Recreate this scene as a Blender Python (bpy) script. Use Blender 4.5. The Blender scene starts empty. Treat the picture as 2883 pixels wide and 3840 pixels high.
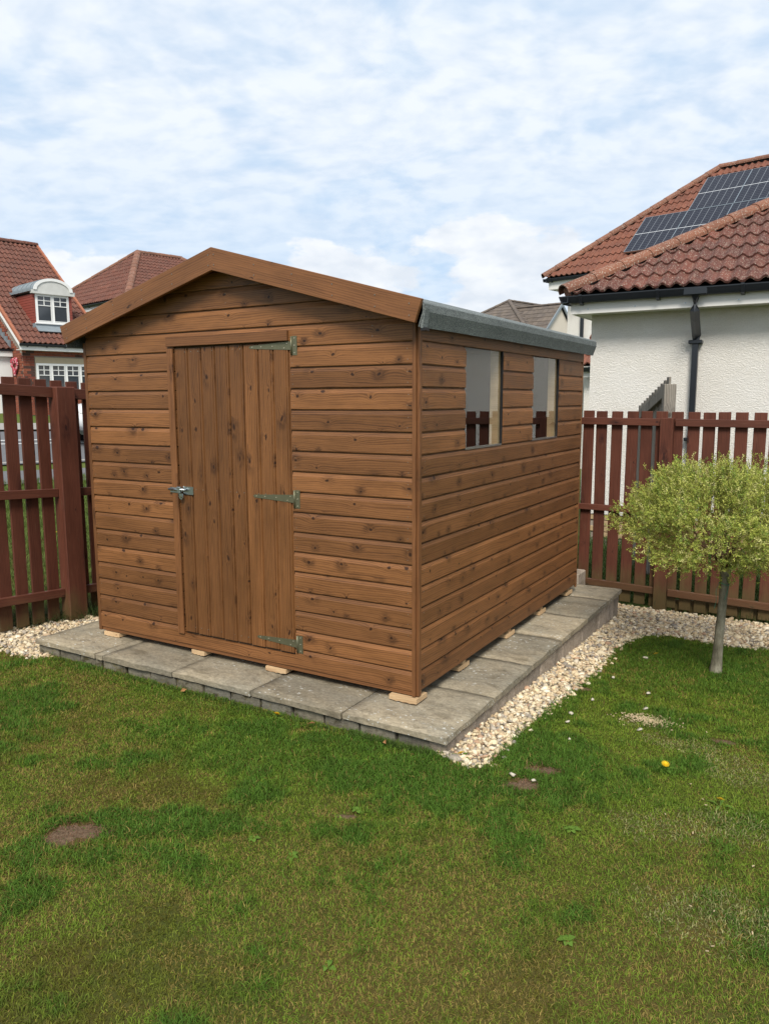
import bpy, bmesh, math, random
import numpy as np
from mathutils import Vector, Matrix
random.seed(7); RNG = np.random.default_rng(11)
S = bpy.context.scene
R = math.radians

# ------------------------------------------------------------------ camera, sky, sun, exposure
CAM = Vector((1.8302, -3.4258, 1.4717))
PITCH, ROLL, YAW = 0.1441, -0.0039, 0.5333
fw = Vector((-math.sin(YAW)*math.cos(PITCH), math.cos(YAW)*math.cos(PITCH), -math.sin(PITCH)))
rt = Vector((math.cos(YAW), math.sin(YAW), 0)); up = rt.cross(fw)
r2 = rt*math.cos(ROLL) + up*math.sin(ROLL); u2 = -rt*math.sin(ROLL) + up*math.cos(ROLL)
cd = bpy.data.cameras.new('camera'); cam = bpy.data.objects.new('camera', cd); S.collection.objects.link(cam)
cam.matrix_world = Matrix(((r2.x, u2.x, -fw.x, CAM.x), (r2.y, u2.y, -fw.y, CAM.y), (r2.z, u2.z, -fw.z, CAM.z), (0, 0, 0, 1)))
cd.sensor_fit = 'VERTICAL'; cd.sensor_height = 36.0; cd.lens = 36.0*2894.2/3840.0
cd.clip_start = 0.05; cd.clip_end = 2000
S.camera = cam

SUN_AZ = Vector((0.48, -1.0)).normalized(); SUN_EL = R(47)
sd = Vector((SUN_AZ.x*math.cos(SUN_EL), SUN_AZ.y*math.cos(SUN_EL), math.sin(SUN_EL)))
sl = bpy.data.lights.new('sun', 'SUN'); sl.energy = 3.8; sl.angle = R(20); sl.color = (1.0, 0.945, 0.86)
so = bpy.data.objects.new('sun', sl); S.collection.objects.link(so)
so.rotation_euler = (-sd).to_track_quat('-Z', 'Y').to_euler()

S.view_settings.view_transform = 'Standard'; S.view_settings.look = 'None'
S.view_settings.gamma = 1.0; S.view_settings.use_curve_mapping = False
S.view_settings.exposure = 0.12
S.cycles.max_bounces = 8; S.cycles.transparent_max_bounces = 16

# ------------------------------------------------------------------ node helpers
class NT:
    def __init__(s, tree): s.t = tree; s.t.nodes.clear()
    def n(s, typ, ins=None, **pr):
        nd = s.t.nodes.new(typ)
        for k, v in pr.items(): setattr(nd, k, v)
        for k, v in (ins or {}).items():
            so = nd.inputs[k]
            if isinstance(v, bpy.types.NodeSocket): s.t.links.new(v, so)
            else: so.default_value = v
        return nd
    def m(s, op, a, b=0.0, c=0.0, clamp=False):
        return s.n('ShaderNodeMath', {0: a, 1: b, 2: c}, operation=op, use_clamp=clamp).outputs[0]
    def ss(s, x, lo, hi):
        return s.n('ShaderNodeMapRange', {'Value': x, 'From Min': lo, 'From Max': hi, 'To Min': 0.0, 'To Max': 1.0}, interpolation_type='SMOOTHSTEP').outputs[0]
    def mix(s, f, a, b, bt='MIX'):
        nd = s.n('ShaderNodeMix', None, data_type='RGBA', blend_type=bt)
        for i, v in ((0, f), (6, a), (7, b)):
            if isinstance(v, bpy.types.NodeSocket): s.t.links.new(v, nd.inputs[i])
            else: nd.inputs[i].default_value = v if i == 0 else (*v[:3], 1)
        return nd.outputs[2]
    def mul(s, col, f):
        return s.n('ShaderNodeVectorMath', {0: col, 'Scale': f}, operation='SCALE').outputs[0]
    def noise(s, vec, scale, det=3.0, rough=.55, dist=0.0):
        return s.n('ShaderNodeTexNoise', {'Vector': vec, 'Scale': scale, 'Detail': det, 'Roughness': rough, 'Distortion': dist})
    def ramp(s, f, stops):
        nd = s.n('ShaderNodeValToRGB', {'Fac': f}); el = nd.color_ramp.elements
        while len(el) > 1: el.remove(el[-1])
        for i, (p, c) in enumerate(stops):
            e = el[0] if i == 0 else el.new(p)
            e.position = p; e.color = (*c[:3], 1)
        return nd.outputs[0]
    def comb(s, x, y, z): return s.n('ShaderNodeCombineXYZ', {0: x, 1: y, 2: z}).outputs[0]
    def sep(s, v): return s.n('ShaderNodeSeparateXYZ', {0: v}).outputs

def new_mat(name):
    m = bpy.data.materials.new(name); m.use_nodes = True
    return m, NT(m.node_tree)
def finish(N, col, rough=.7, spec=.3, bump=None, bstr=.3, bdist=.01, metal=0.0, normal=None):
    p = N.n('ShaderNodeBsdfPrincipled', {'Base Color': col if isinstance(col, bpy.types.NodeSocket) else (*col, 1), 'Roughness': rough, 'Specular IOR Level': spec, 'Metallic': metal})
    if bump is not None:
        b = N.n('ShaderNodeBump', {'Height': bump, 'Strength': bstr, 'Distance': bdist})
        N.t.links.new(b.outputs[0], p.inputs['Normal'])
    o = N.n('ShaderNodeOutputMaterial', {'Surface': p.outputs[0]})
    return p

# ------------------------------------------------------------------ world: hazy Nishita sky under broken altocumulus
W = bpy.data.worlds.new('World'); S.world = W; W.use_nodes = True
N = NT(W.node_tree)
sky = N.n('ShaderNodeTexSky', None, sky_type='NISHITA', sun_disc=False, sun_elevation=SUN_EL,
          sun_rotation=math.atan2(SUN_AZ.x, SUN_AZ.y), air_density=1.0, dust_density=1.2, ozone_density=1.2)
g = N.n('ShaderNodeTexCoord').outputs['Generated']
x, y, z = N.sep(g)
zz = N.m('ADD', N.m('MAXIMUM', z, 0.0), 0.30)
px, py = N.m('DIVIDE', x, zz), N.m('DIVIDE', y, zz)
ang = R(30.5)   # cloud rows lie across the view
qx = N.m('ADD', N.m('MULTIPLY', px, math.cos(ang)), N.m('MULTIPLY', py, math.sin(ang)))
qy = N.m('SUBTRACT', N.m('MULTIPLY', py, math.cos(ang)), N.m('MULTIPLY', px, math.sin(ang)))
v1 = N.comb(N.m('MULTIPLY', qx, 1.0), N.m('MULTIPLY', qy, 1.25), 3.3)
wv = N.noise(v1, 2.2, 3, .5).outputs['Color']
v2 = N.n('ShaderNodeVectorMath', {0: v1, 1: N.mul(wv, .16)}, operation='ADD').outputs[0]
c1 = N.noise(v2, 5.8, 4, .42).outputs[0]
c2 = N.noise(v2, 15.0, 3, .5).outputs[0]
big = N.noise(v1, 1.6, 2, .5).outputs[0]
dens = N.m('ADD', N.m('ADD', N.m('MULTIPLY', c1, .62), N.m('MULTIPLY', c2, .20)), N.m('MULTIPLY', big, .55))
cover = N.ss(dens, .46, .72)
cover = N.m('ADD', N.m('MULTIPLY', cover, .54), .44)
cover = N.m('MULTIPLY', cover, N.m('ADD', .62, N.m('MULTIPLY', N.ss(z, .14, .34), .38)))
# low cumulus bank along the horizon
az = N.m('SUBTRACT', N.m('ARCTAN2', x, y), .20)
cv = N.comb(N.m('MULTIPLY', az, 5.6), N.m('MULTIPLY', z, 11.0), 4.2)
cn = N.noise(cv, 1.25, 6, .52).outputs[0]
hgt = N.m('SUBTRACT', cn, N.m('MULTIPLY', N.m('SUBTRACT', z, .15), 2.2))
def puff(c, w, a): return N.m('MULTIPLY', N.m('POWER', 2.718, N.m('MULTIPLY', N.m('POWER', N.m('ABSOLUTE', N.m('DIVIDE', N.m('SUBTRACT', az, c), w)), 2.0), -1.0)), a)
hgt = N.m('ADD', N.m('SUBTRACT', hgt, .07), N.m('ADD', puff(-1.075, .085, .20), puff(-.60, .15, .13)))
cum = N.m('MULTIPLY', N.ss(hgt, .50, .56), N.m('SUBTRACT', 1.0, N.ss(z, .24, .34)))
shade = N.noise(cv, 3.2, 4, .5).outputs[0]
ccol = N.ramp(c2, [(.3, (7.1, 8.0, 9.2)), (.62, (8.6, 9.15, 9.8))])
cumcol = N.ramp(shade, [(.32, (7.6, 8.0, 8.6)), (.6, (9.9, 9.9, 9.9))])
blue = N.mix(.78, sky.outputs[0], (4.6, 6.9, 9.7))
col = N.mix(cover, blue, ccol)
col = N.mix(N.m('MULTIPLY', cum, .72), col, cumcol)
hz = N.m('SUBTRACT', 1.0, N.ss(z, -.02, .14))
col = N.mix(N.m('MULTIPLY', hz, .6), col, (7.4, 7.9, 8.5))
bg = N.n('ShaderNodeBackground', {'Color': col, 'Strength': 0.098})
N.n('ShaderNodeOutputWorld', {'Surface': bg.outputs[0]})

# ------------------------------------------------------------------ object helpers
COL = S.collection
def tagp(o, label=None, cat=None, group=None, kind=None):
    if label: o['label'] = label
    if cat: o['category'] = cat
    if group: o['group'] = group
    if kind: o['kind'] = kind
    return o
def thing(name, label, cat, loc=(0, 0, 0), rotz=0.0, group=None):
    o = bpy.data.objects.new(name, None); COL.objects.link(o); o.empty_display_size = .1
    o.matrix_basis = Matrix.Translation(loc) @ Matrix.Rotation(rotz, 4, 'Z')
    return tagp(o, label, cat, group)
def link(name, me, parent=None, M=None):
    o = bpy.data.objects.new(name, me); COL.objects.link(o)
    if parent: o.parent = parent
    if M is not None: o.matrix_basis = M
    return o
def off(parent, v): return Matrix.Translation(Vector(v) - parent.matrix_basis.translation)

class MB:
    def __init__(s): s.bm = bmesh.new()
    def box(s, lo, hi, rot=None, bev=0.0):
        lo, hi = Vector(lo), Vector(hi); c = (lo+hi)/2; d = hi-lo
        M = Matrix.Translation(c) @ (rot.to_4x4() if rot is not None else Matrix()) @ Matrix.Diagonal((*d, 1))
        r = bmesh.ops.create_cube(s.bm, size=1, matrix=M)
        if bev:
            es = list({e for v in r['verts'] for e in v.link_edges})
            bmesh.ops.bevel(s.bm, geom=es, offset=bev, segments=1, affect='EDGES')
        return s
    def prism(s, pts, a, b, axis='X', caps=True):
        """pts: closed 2-D outline; extruded along axis from a to b. X->(y,z) Y->(x,z) Z->(x,y)"""
        f = {'X': lambda t, p: (t, p[0], p[1]), 'Y': lambda t, p: (p[0], t, p[1]), 'Z': lambda t, p: (p[0], p[1], t)}[axis]
        A = [s.bm.verts.new(f(a, p)) for p in pts]; B = [s.bm.verts.new(f(b, p)) for p in pts]
        n = len(pts)
        for i in range(n): s.bm.faces.new((A[i], A[(i+1) % n], B[(i+1) % n], B[i]))
        if caps: s.bm.faces.new(A[::-1]); s.bm.faces.new(B)
        return s
    def poly(s, pts): s.bm.faces.new([s.bm.verts.new(p) for p in pts]); return s
    def tube(s, pts, rads, seg=8, caps=True):
        rings = []
        for i, p in enumerate(pts):
            p = Vector(p); d = (Vector(pts[min(i+1, len(pts)-1)]) - Vector(pts[max(i-1, 0)])).normalized()
            a = d.orthogonal().normalized() if abs(d.z) > .95 else d.cross(Vector((0, 0, 1))).normalized()
            b = d.cross(a)
            rings.append([s.bm.verts.new(p + (a*math.cos(t)+b*math.sin(t))*rads[i]) for t in [2*math.pi*k/seg for k in range(seg)]])
        for q, w in zip(rings, rings[1:]):
            for k in range(seg): s.bm.faces.new((q[k], q[(k+1) % seg], w[(k+1) % seg], w[k]))
        if caps and seg > 2: s.bm.faces.new(rings[0][::-1]); s.bm.faces.new(rings[-1])
        return s
    def sphere(s, c, r, sub=1, sc=(1, 1, 1)):
        bmesh.ops.create_icosphere(s.bm, subdivisions=sub, radius=r, matrix=Matrix.Translation(c) @ Matrix.Diagonal((*sc, 1))); return s
    def clip(s, co, no):
        gm = s.bm.verts[:]+s.bm.edges[:]+s.bm.faces[:]
        r = bmesh.ops.bisect_plane(s.bm, geom=gm, plane_co=co, plane_no=no, clear_outer=True)
        es = [e for e in r['geom_cut'] if isinstance(e, bmesh.types.BMEdge)]
        if es: bmesh.ops.holes_fill(s.bm, edges=es)
        return s
    def mesh(s, name, mat, smooth=False):
        bmesh.ops.recalc_face_normals(s.bm, faces=s.bm.faces[:])
        me = bpy.data.meshes.new(name); s.bm.to_mesh(me); s.bm.free()
        for m in (mat if isinstance(mat, (list, tuple)) else [mat]): me.materials.append(m)
        if smooth:
            me.polygons.foreach_set('use_smooth', [True]*len(me.polygons))
        return me
    def build(s, name, mat, parent=None, M=None, smooth=False):
        return link(name, s.mesh(name, mat, smooth), parent, M)

def np_mesh(name, verts, tris, mat, col=None, smooth=False):
    me = bpy.data.meshes.new(name); nv, nt = len(verts), len(tris)
    me.vertices.add(nv); me.vertices.foreach_set('co', np.ascontiguousarray(verts, dtype=np.float32).ravel())
    me.loops.add(nt*3); me.loops.foreach_set('vertex_index', np.ascontiguousarray(tris, dtype=np.int32).ravel())
    me.polygons.add(nt); me.polygons.foreach_set('loop_start', np.arange(0, nt*3, 3, dtype=np.int32))
    if smooth: me.polygons.foreach_set('use_smooth', np.ones(nt, dtype=bool))
    me.update(calc_edges=True)
    if col is not None:
        at = me.color_attributes.new('col', 'FLOAT_COLOR', 'POINT')
        c4 = np.ones((nv, 4), dtype=np.float32); c4[:, :3] = col
        at.data.foreach_set('color', c4.ravel())
    me.materials.append(mat)
    return me

def vnoise(x, y, seed=0):
    xi, yi = np.floor(x).astype(np.int64), np.floor(y).astype(np.int64); xf, yf = x-xi, y-yi
    def h(a, b):
        n = (a*374761393 + b*668265263 + seed*982451653) & 0xFFFFFFFF
        n = ((n ^ (n >> 13))*1274126177) & 0xFFFFFFFF
        return ((n ^ (n >> 16)) & 0xFFFF)/65535.0
    u, v = xf*xf*(3-2*xf), yf*yf*(3-2*yf)
    return (h(xi, yi)*(1-u)+h(xi+1, yi)*u)*(1-v) + (h(xi, yi+1)*(1-u)+h(xi+1, yi+1)*u)*v
def fbm(x, y, seed=0, o=4):
    r = 0; a = .5; t = 0
    for k in range(o): r = r+a*vnoise(x*2**k, y*2**k, seed+k); t += a; a *= .55
    return r/t

def terr(x, y):
    x = np.asarray(x, float); y = np.asarray(y, float)
    return -0.213 - 0.04*np.clip(y+.3, 0, 4) + .095*np.clip(-3.75-x, 0, 16)
def tz(x, y): return float(terr(x, y))

# ------------------------------------------------------------------ materials
def wood_mat(name, base, dark, knotcol, long='X', kn=(4.0, 9.0), gs=1.0, kthr=.42, rough=.5, spec=.35, wear=None, green=0.0, tint=.32, low_amp=1.0):
    m, N = new_mat(name)
    tc = N.n('ShaderNodeTexCoord').outputs['Object']; rnd = N.n('ShaderNodeObjectInfo').outputs['Random']
    a, b, c = N.sep(tc)
    if long == 'Z': a, c = c, a
    r37 = N.m('MULTIPLY', rnd, 91.7)
    A = N.m('ADD', a, r37)
    cr = N.m('ADD', c, N.m('MULTIPLY', b, .6))
    kd = N.sep(N.noise(N.comb(N.m('MULTIPLY', A, 22.0), N.m('MULTIPLY', cr, 30.0), r37), 1.0, 2, .5).outputs['Color'])
    kv = N.comb(N.m('ADD', N.m('MULTIPLY', A, kn[0]), N.m('MULTIPLY', kd[0], .16)), N.m('ADD', N.m('MULTIPLY', cr, kn[1]), N.m('MULTIPLY', kd[1], .26)), r37)
    vo = N.n('ShaderNodeTexVoronoi', {'Vector': kv, 'Scale': 1.0, 'Randomness': .9}, feature='F1', voronoi_dimensions='2D')
    d = vo.outputs['Distance']; kr = N.sep(vo.outputs['Color'])
    keep = N.m('GREATER_THAN', kr[0], kthr)
    size = N.m('ADD', N.m('MULTIPLY', kr[1], .060), .034)
    dn = N.m('DIVIDE', d, size)
    knot = N.m('MULTIPLY', N.m('SUBTRACT', 1.0, N.ss(dn, .5, 1.15)), keep)
    halo = N.m('MULTIPLY', N.m('SUBTRACT', 1.0, N.ss(dn, .8, 6.0)), N.m('MULTIPLY', keep, N.ss(kr[2], .1, .7)))
    ring = N.m('MULTIPLY', N.m('SUBTRACT', 1.0, N.ss(N.m('ABSOLUTE', N.m('SUBTRACT', dn, 1.45)), .1, .5)), keep)
    warp = N.m('MULTIPLY', N.m('POWER', 2.718, N.m('MULTIPLY', dn, -.55)), keep)
    low = N.noise(N.comb(N.m('MULTIPLY', A, 1.3), N.m('MULTIPLY', cr, 5.0), r37), 1.0, 2, .5).outputs[0]
    gz = N.m('ADD', N.m('ADD', N.m('MULTIPLY', cr, 90.0*gs), N.m('MULTIPLY', warp, 3.4)), N.m('MULTIPLY', low, 7.0*low_amp))
    gv = N.comb(N.m('MULTIPLY', A, 1.6), gz, r37)
    gr = N.noise(gv, 1.0, 5, .62).outputs[0]
    wv = N.n('ShaderNodeTexWave', {'Vector': N.comb(0.0, N.m('MULTIPLY', gz, .30), 0.0), 'Scale': 1.0, 'Distortion': 1.6, 'Detail': 2.0}, bands_direction='Y').outputs['Fac']
    fine = N.noise(N.comb(N.m('MULTIPLY', A, 14.0), N.m('MULTIPLY', cr, 330.0*gs), r37), 1.0, 2, .5).outputs[0]
    t = N.m('ADD', N.m('ADD', N.m('MULTIPLY', gr, .66), N.m('MULTIPLY', wv, .20)), N.m('MULTIPLY', fine, .34))
    t = N.ss(t, .25, .74)
    col = N.mix(t, dark, base)
    blot = N.noise(N.comb(N.m('MULTIPLY', A, 3.0), N.m('MULTIPLY', cr, 9.0), N.m('ADD', r37, 5.0)), 1.0, 4, .6).outputs[0]
    col = N.mul(col, N.m('ADD', .56, N.m('MULTIPLY', blot, .88)))
    col = N.mul(col, N.m('ADD', 1.0-tint/2, N.m('MULTIPLY', N.m('FRACT', N.m('MULTIPLY', rnd, 17.3)), tint)))
    hn = N.noise(N.comb(N.m('MULTIPLY', A, 9.0), N.m('MULTIPLY', cr, 16.0), r37), 1.0, 3, .6).outputs[0]
    smear = N.m('MULTIPLY', halo, N.ss(hn, .34, .60))
    col = N.mix(N.m('MULTIPLY', smear, .72), col, knotcol)
    col = N.mix(N.m('MULTIPLY', ring, .25), col, base)
    col = N.mix(N.m('MULTIPLY', knot, .92), col, knotcol)
    if wear is not None:
        wn = N.noise(N.comb(N.m('MULTIPLY', A, 5.0), N.m('MULTIPLY', cr, 60.0), r37), 1.0, 5, .7).outputs[0]
        wm = N.ss(wn, .60, .72)
        col = N.mix(N.m('MULTIPLY', wm, .45), col, wear)
    if green:
        wz = N.sep(N.n('ShaderNodeNewGeometry').outputs['Position'])[2]
        al = N.m('MULTIPLY', N.m('SUBTRACT', 1.0, N.ss(N.m('ADD', wz, N.m('MULTIPLY', blot, -.5)), -.50, -.18)), green)
        col = N.mix(al, col, (.085, .088, .03))
    h = N.m('ADD', N.m('MULTIPLY', gr, .6), N.m('MULTIPLY', fine, .4))
    rg = N.m('ADD', rough-.08, N.m('MULTIPLY', blot, .22))
    finish(N, col, rg, spec, h, .22, .004)
    return m

M_board = wood_mat('stained_shiplap', (.210, .089, .0305), (.070, .0262, .0092), (.022, .008, .0035), 'X', kn=(6.3, 8.2), kthr=.34, tint=.46)
M_doorw = wood_mat('stained_door_board', (.182, .076, .0245), (.058, .0215, .0072), (.024, .0085, .0035), 'X', kn=(4.4, 9.6), kthr=.30, low_amp=.45, tint=.40)
M_trim = wood_mat('stained_trim', (.178, .074, .0265), (.078, .030, .0108), (.03, .012, .005), 'X', kn=(2.6, 9.0), kthr=.5, low_amp=.7)
M_pale = wood_mat('untreated_pine', (.60, .42, .24), (.46, .29, .15), (.22, .10, .04), 'X', kn=(3, 9), kthr=.6, rough=.7, spec=.2)
M_fence = wood_mat('red_brown_fence_stain', (.112, .036, .021), (.060, .019, .0115), (.03, .010, .008), 'Z', kn=(3.0, 8.0), kthr=.7, rough=.6, spec=.25, wear=(.17, .10, .065), green=.55, low_amp=.6)
M_fencex = wood_mat('red_brown_rail_stain', (.116, .038, .022), (.062, .020, .0125), (.03, .010, .008), 'X', kn=(3.0, 8.0), kthr=.7, rough=.55, spec=.3, wear=(.19, .115, .075), green=.30)
M_grey = wood_mat('weathered_grey_timber', (.26, .235, .20), (.13, .115, .095), (.07, .06, .05), 'Z', kn=(3, 8), kthr=.7, rough=.85, spec=.15, wear=(.20, .09, .06))

def plain(name, col, rough=.5, spec=.4, metal=0.0, var=0.0, scale=30, bump=0.0):
    m, N = new_mat(name)
    tc = N.n('ShaderNodeTexCoord').outputs['Object']
    nn = N.noise(tc, scale, 4, .6).outputs[0]
    nl = N.noise(tc, 2.3, 3, .6).outputs[0]
    f = N.m('ADD', 1.0-var, N.m('MULTIPLY', N.m('ADD', N.m('MULTIPLY', nn, .6), N.m('MULTIPLY', nl, .4)), 2*var))
    cc = N.mul(N.n('ShaderNodeRGB').outputs[0], f); cc.node.inputs[0].links[0].from_node.outputs[0].default_value = (*col, 1)
    finish(N, cc, rough, spec, nn if bump else None, bump, .003, metal)
    return m
M_white = plain('white_upvc', (.76, .76, .74), .35, .4, var=.05)
M_whitefascia = plain('off_white_fascia', (.70, .68, .64), .4, .35, var=.10, scale=6)
M_black = plain('black_gutter_plastic', (.014, .017, .021), .32, .5, var=.25, scale=8)
M_rubber = plain('black_sealant', (.010, .010, .011), .5, .4)
M_zinc = plain('galvanised_steel', (.42, .46, .47), .34, .5, 1.0, .15, 60)
M_yzinc = plain('greenish_passivated_steel', (.150, .145, .090), .42, .4, .55, .35, 22)
M_screw = plain('bright_screw', (.55, .50, .38), .35, .5, .8)
M_nail = plain('nail_heads', (.24, .20, .16), .4, .5, .6)
M_lead = plain('lead_flashing', (.23, .265, .285), .6, .3, .2, .25, 7)
M_inner = plain('shed_inner_board', (.10, .06, .034), .8, .2, var=.2)
M_cream = plain('pale_render', (.62, .56, .47), .9, .1, var=.06, scale=12)
M_stone = plain('sandstone', (.46, .375, .26), .85, .15, var=.12, scale=12)
M_redhang = plain('red_hanging_tile', (.25, .060, .042), .6, .3, var=.15)
M_stainsheet = plain('weathered_white_panel', (.55, .55, .52), .6, .3, var=.28, scale=7)
M_rubbertyre = plain('tyre', (.015, .015, .016), .8, .2)
M_carpaint = plain('white_car_paint', (.74, .75, .76), .2, .5)
M_green = plain('green_twine', (.05, .20, .13), .7, .2)

# mineral roofing felt
m, N = new_mat('green_grey_roofing_felt'); M_felt = m
tc = N.n('ShaderNodeTexCoord').outputs['Object']
sp = N.noise(tc, 420, 2, .8).outputs[0]; lo = N.noise(tc, 5, 3, .6).outputs[0]
vo = N.n('ShaderNodeTexVoronoi', {'Vector': tc, 'Scale': 330.0}).outputs['Color']
gsp = N.m('ADD', N.m('MULTIPLY', sp, .6), N.m('MULTIPLY', N.sep(vo)[0], .4))
cc = N.ramp(gsp, [(.30, (.072, .083, .083)), (.5, (.140, .157, .155)), (.72, (.28, .30, .29))])
cc = N.mul(cc, N.m('ADD', .75, N.m('MULTIPLY', lo, .5)))
finish(N, cc, .92, .15, gsp, .5, .004)

# clay pantile
def tile_mat(name, c0, c1, lich, speck=(.40, .34, .27)):
    m, N = new_mat(name)
    tc = N.n('ShaderNodeTexCoord').outputs['Object']; rnd = N.n('ShaderNodeObjectInfo').outputs['Random']
    pos = N.n('ShaderNodeNewGeometry').outputs['Position']
    n1 = N.noise(pos, 3.0, 4, .6).outputs[0]; n2 = N.noise(pos, 26, 4, .65).outputs[0]; n3 = N.noise(pos, 55, 2, .6).outputs[0]
    cc = N.mix(N.ss(n1, .3, .7), c0, c1)
    cc = N.mul(cc, N.m('ADD', .72, N.m('MULTIPLY', N.m('ADD', N.m('MULTIPLY', n2, .6), N.m('MULTIPLY', rnd, .4)), .56)))
    cc = N.mix(N.m('MULTIPLY', N.ss(n2, .52, .75), .5), cc, (.055, .032, .026))
    cc = N.mix(N.m('MULTIPLY', N.ss(n3, .57, .66), lich), cc, speck)
    finish(N, cc, .8, .2, n3, .3, .004)
    return m
M_tile = tile_mat('weathered_clay_tile', (.165, .060, .042), (.108, .047, .038), .75)
M_tile2 = tile_mat('red_clay_tile', (.195, .073, .045), (.145, .056, .038), .35)
M_tile3 = tile_mat('brown_clay_tile', (.150, .056, .038), (.108, .044, .033), .45)
M_tile4 = tile_mat('grey_brown_tile', (.155, .125, .10), (.11, .092, .08), .1)
M_ridge = tile_mat('lichened_ridge_tile', (.215, .092, .056), (.165, .075, .050), .7, (.42, .38, .31))
M_verge = plain('fresh_terracotta_verge', (.33, .125, .072), .75, .2, var=.12)

# white dry-dash render
m, N = new_mat('white_wet_dash_render'); M_harl = m
tc = N.n('ShaderNodeNewGeometry').outputs['Position']
st = N.n('ShaderNodeMapping', {'Vector': tc, 'Scale': (1.0, 1.0, 1.5)}).outputs[0]
h1 = N.noise(st, 72, 3, .65, .1).outputs[0]; h2 = N.noise(st, 95, 2, .6).outputs[0]
hh = N.m('ADD', N.ss(h1, .38, .66), N.m('MULTIPLY', h2, .35))
lo = N.noise(tc, 1.1, 4, .6).outputs[0]
cc = N.mix(N.ss(lo, .35, .7), (.79, .75, .68), (.83, .80, .745))
cc = N.mul(cc, N.m('ADD', .86, N.m('MULTIPLY', h1, .26)))
finish(N, cc, .9, .1, hh, .65, .012)

# bricks
m, N = new_mat('red_multi_brick'); M_brick = m
rnd = N.n('ShaderNodeObjectInfo').outputs['Random']; tc = N.n('ShaderNodeNewGeometry').outputs['Position']
cc = N.ramp(rnd, [(.0, (.235, .072, .045)), (.35, (.27, .092, .055)), (.6, (.19, .055, .038)), (.80, (.21, .075, .05)), (.84, (.075, .042, .036)), (1.0, (.09, .05, .04))])
nn = N.noise(tc, 25, 4, .6).outputs[0]
finish(N, N.mul(cc, N.m('ADD', .7, N.m('MULTIPLY', nn, .6))), .85, .15, nn, .3, .004)
m, N = new_mat('mortar'); M_mortar = m
nn = N.noise(N.n('ShaderNodeNewGeometry').outputs['Position'], 20, 4, .6).outputs[0]
finish(N, N.ramp(nn, [(.3, (.24, .20, .165)), (.7, (.34, .29, .24))]), .9, .1)

# riven concrete paving slab
def slab_mat(name, a, b, dirt, lich=.0, moss=0.0):
    m, N = new_mat(name)
    pos = N.n('ShaderNodeNewGeometry').outputs['Position']; rnd = N.n('ShaderNodeObjectInfo').outputs['Random']
    px, py, pz = N.sep(pos)
    sh = N.comb(N.m('MULTIPLY', px, .55), py, N.m('ADD', N.m('MULTIPLY', pz, 1.0), N.m('MULTIPLY', rnd, 31.0)))
    lo = N.noise(sh, 2.6, 4, .6, .6).outputs[0]; md = N.noise(sh, 11, 5, .65, .4).outputs[0]; hi = N.noise(sh, 120, 3, .7).outputs[0]
    cc = N.mix(N.ss(lo, .35, .65), a, b)
    cc = N.mix(N.m('MULTIPLY', N.ss(md, .47, .70), .58), cc, dirt)
    cc = N.mul(cc, N.m('ADD', .45, N.m('MULTIPLY', hi, 1.1)))
    m2 = N.noise(sh, 48, 3, .7).outputs[0]
    cc = N.mul(cc, N.m('ADD', .50, m2))
    cc = N.mul(cc, N.m('ADD', .82, N.m('MULTIPLY', rnd, .36)))
    if lich:
        lv = N.n('ShaderNodeTexVoronoi', {'Vector': N.n('ShaderNodeVectorMath', {0: sh, 1: N.mul(N.noise(sh, 90, 3, .7).outputs['Color'], .030)}, operation='ADD').outputs[0], 'Scale': 62.0, 'Randomness': 1.0})
        reg = N.ss(N.noise(N.comb(px, py, 2.0), 2.6, 3, .6).outputs[0], .42, .56)
        keep = N.m('GREATER_THAN', N.sep(lv.outputs['Color'])[0], .62)
        spot = N.m('MULTIPLY', N.m('SUBTRACT', 1.0, N.ss(lv.outputs['Distance'], .12, .34)), N.m('MULTIPLY', reg, keep))
        cc = N.mix(N.m('MULTIPLY', spot, lich), cc, (.62, .63, .60))
    if moss:
        mv = N.ss(N.noise(sh, 9.0, 5, .7).outputs[0], .50, .62)
        cc = N.mix(N.m('MULTIPLY', mv, moss), cc, (.040, .032, .013))
        mv = N.ss(N.noise(sh, 13.0, 5, .7).outputs[0], .56, .66)
        cc = N.mix(N.m('MULTIPLY', mv, moss*.6), cc, (.16, .13, .035))
    hgt = N.m('ADD', md, N.m('MULTIPLY', hi, .25))
    finish(N, cc, .85, .2, hgt, .5, .010)
    return m
M_slab = slab_mat('riven_concrete_slab', (.290, .242, .168), (.230, .203, .152), (.115, .092, .060), lich=.9, moss=.12)
M_block = slab_mat('mossy_concrete_block', (.20, .175, .125), (.14, .13, .105), (.07, .055, .035), moss=.85)
M_blockside = slab_mat('grey_concrete_block', (.345, .285, .225), (.29, .245, .20), (.17, .135, .10), moss=.30)

# soil under grass, gravel bed, generic far grass
m, N = new_mat('lawn_soil'); M_soil = m
pos = N.n('ShaderNodeNewGeometry').outputs['Position']
n1 = N.noise(pos, 1.6, 4, .6).outputs[0]; n2 = N.noise(pos, 60, 4, .7).outputs[0]
cc = N.mix(N.ss(n1, .35, .65), (.055, .065, .014), (.080, .062, .018))
finish(N, N.mul(cc, N.m('ADD', .5, n2)), .95, .1, n2, .6, .01)
m, N = new_mat('far_grass'); M_fargrass = m
n1 = N.noise(pos := N.n('ShaderNodeNewGeometry').outputs['Position'], 1.1, 5, .6).outputs[0]; n2 = N.noise(pos, 40, 3, .7).outputs[0]
cc = N.mix(N.ss(n1, .3, .7), (.075, .115, .022), (.105, .12, .03))
finish(N, N.mul(cc, N.m('ADD', .5, n2)), .95, .1, n2, .6, .02)
m, N = new_mat('gravel_sand'); M_sand = m
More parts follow.
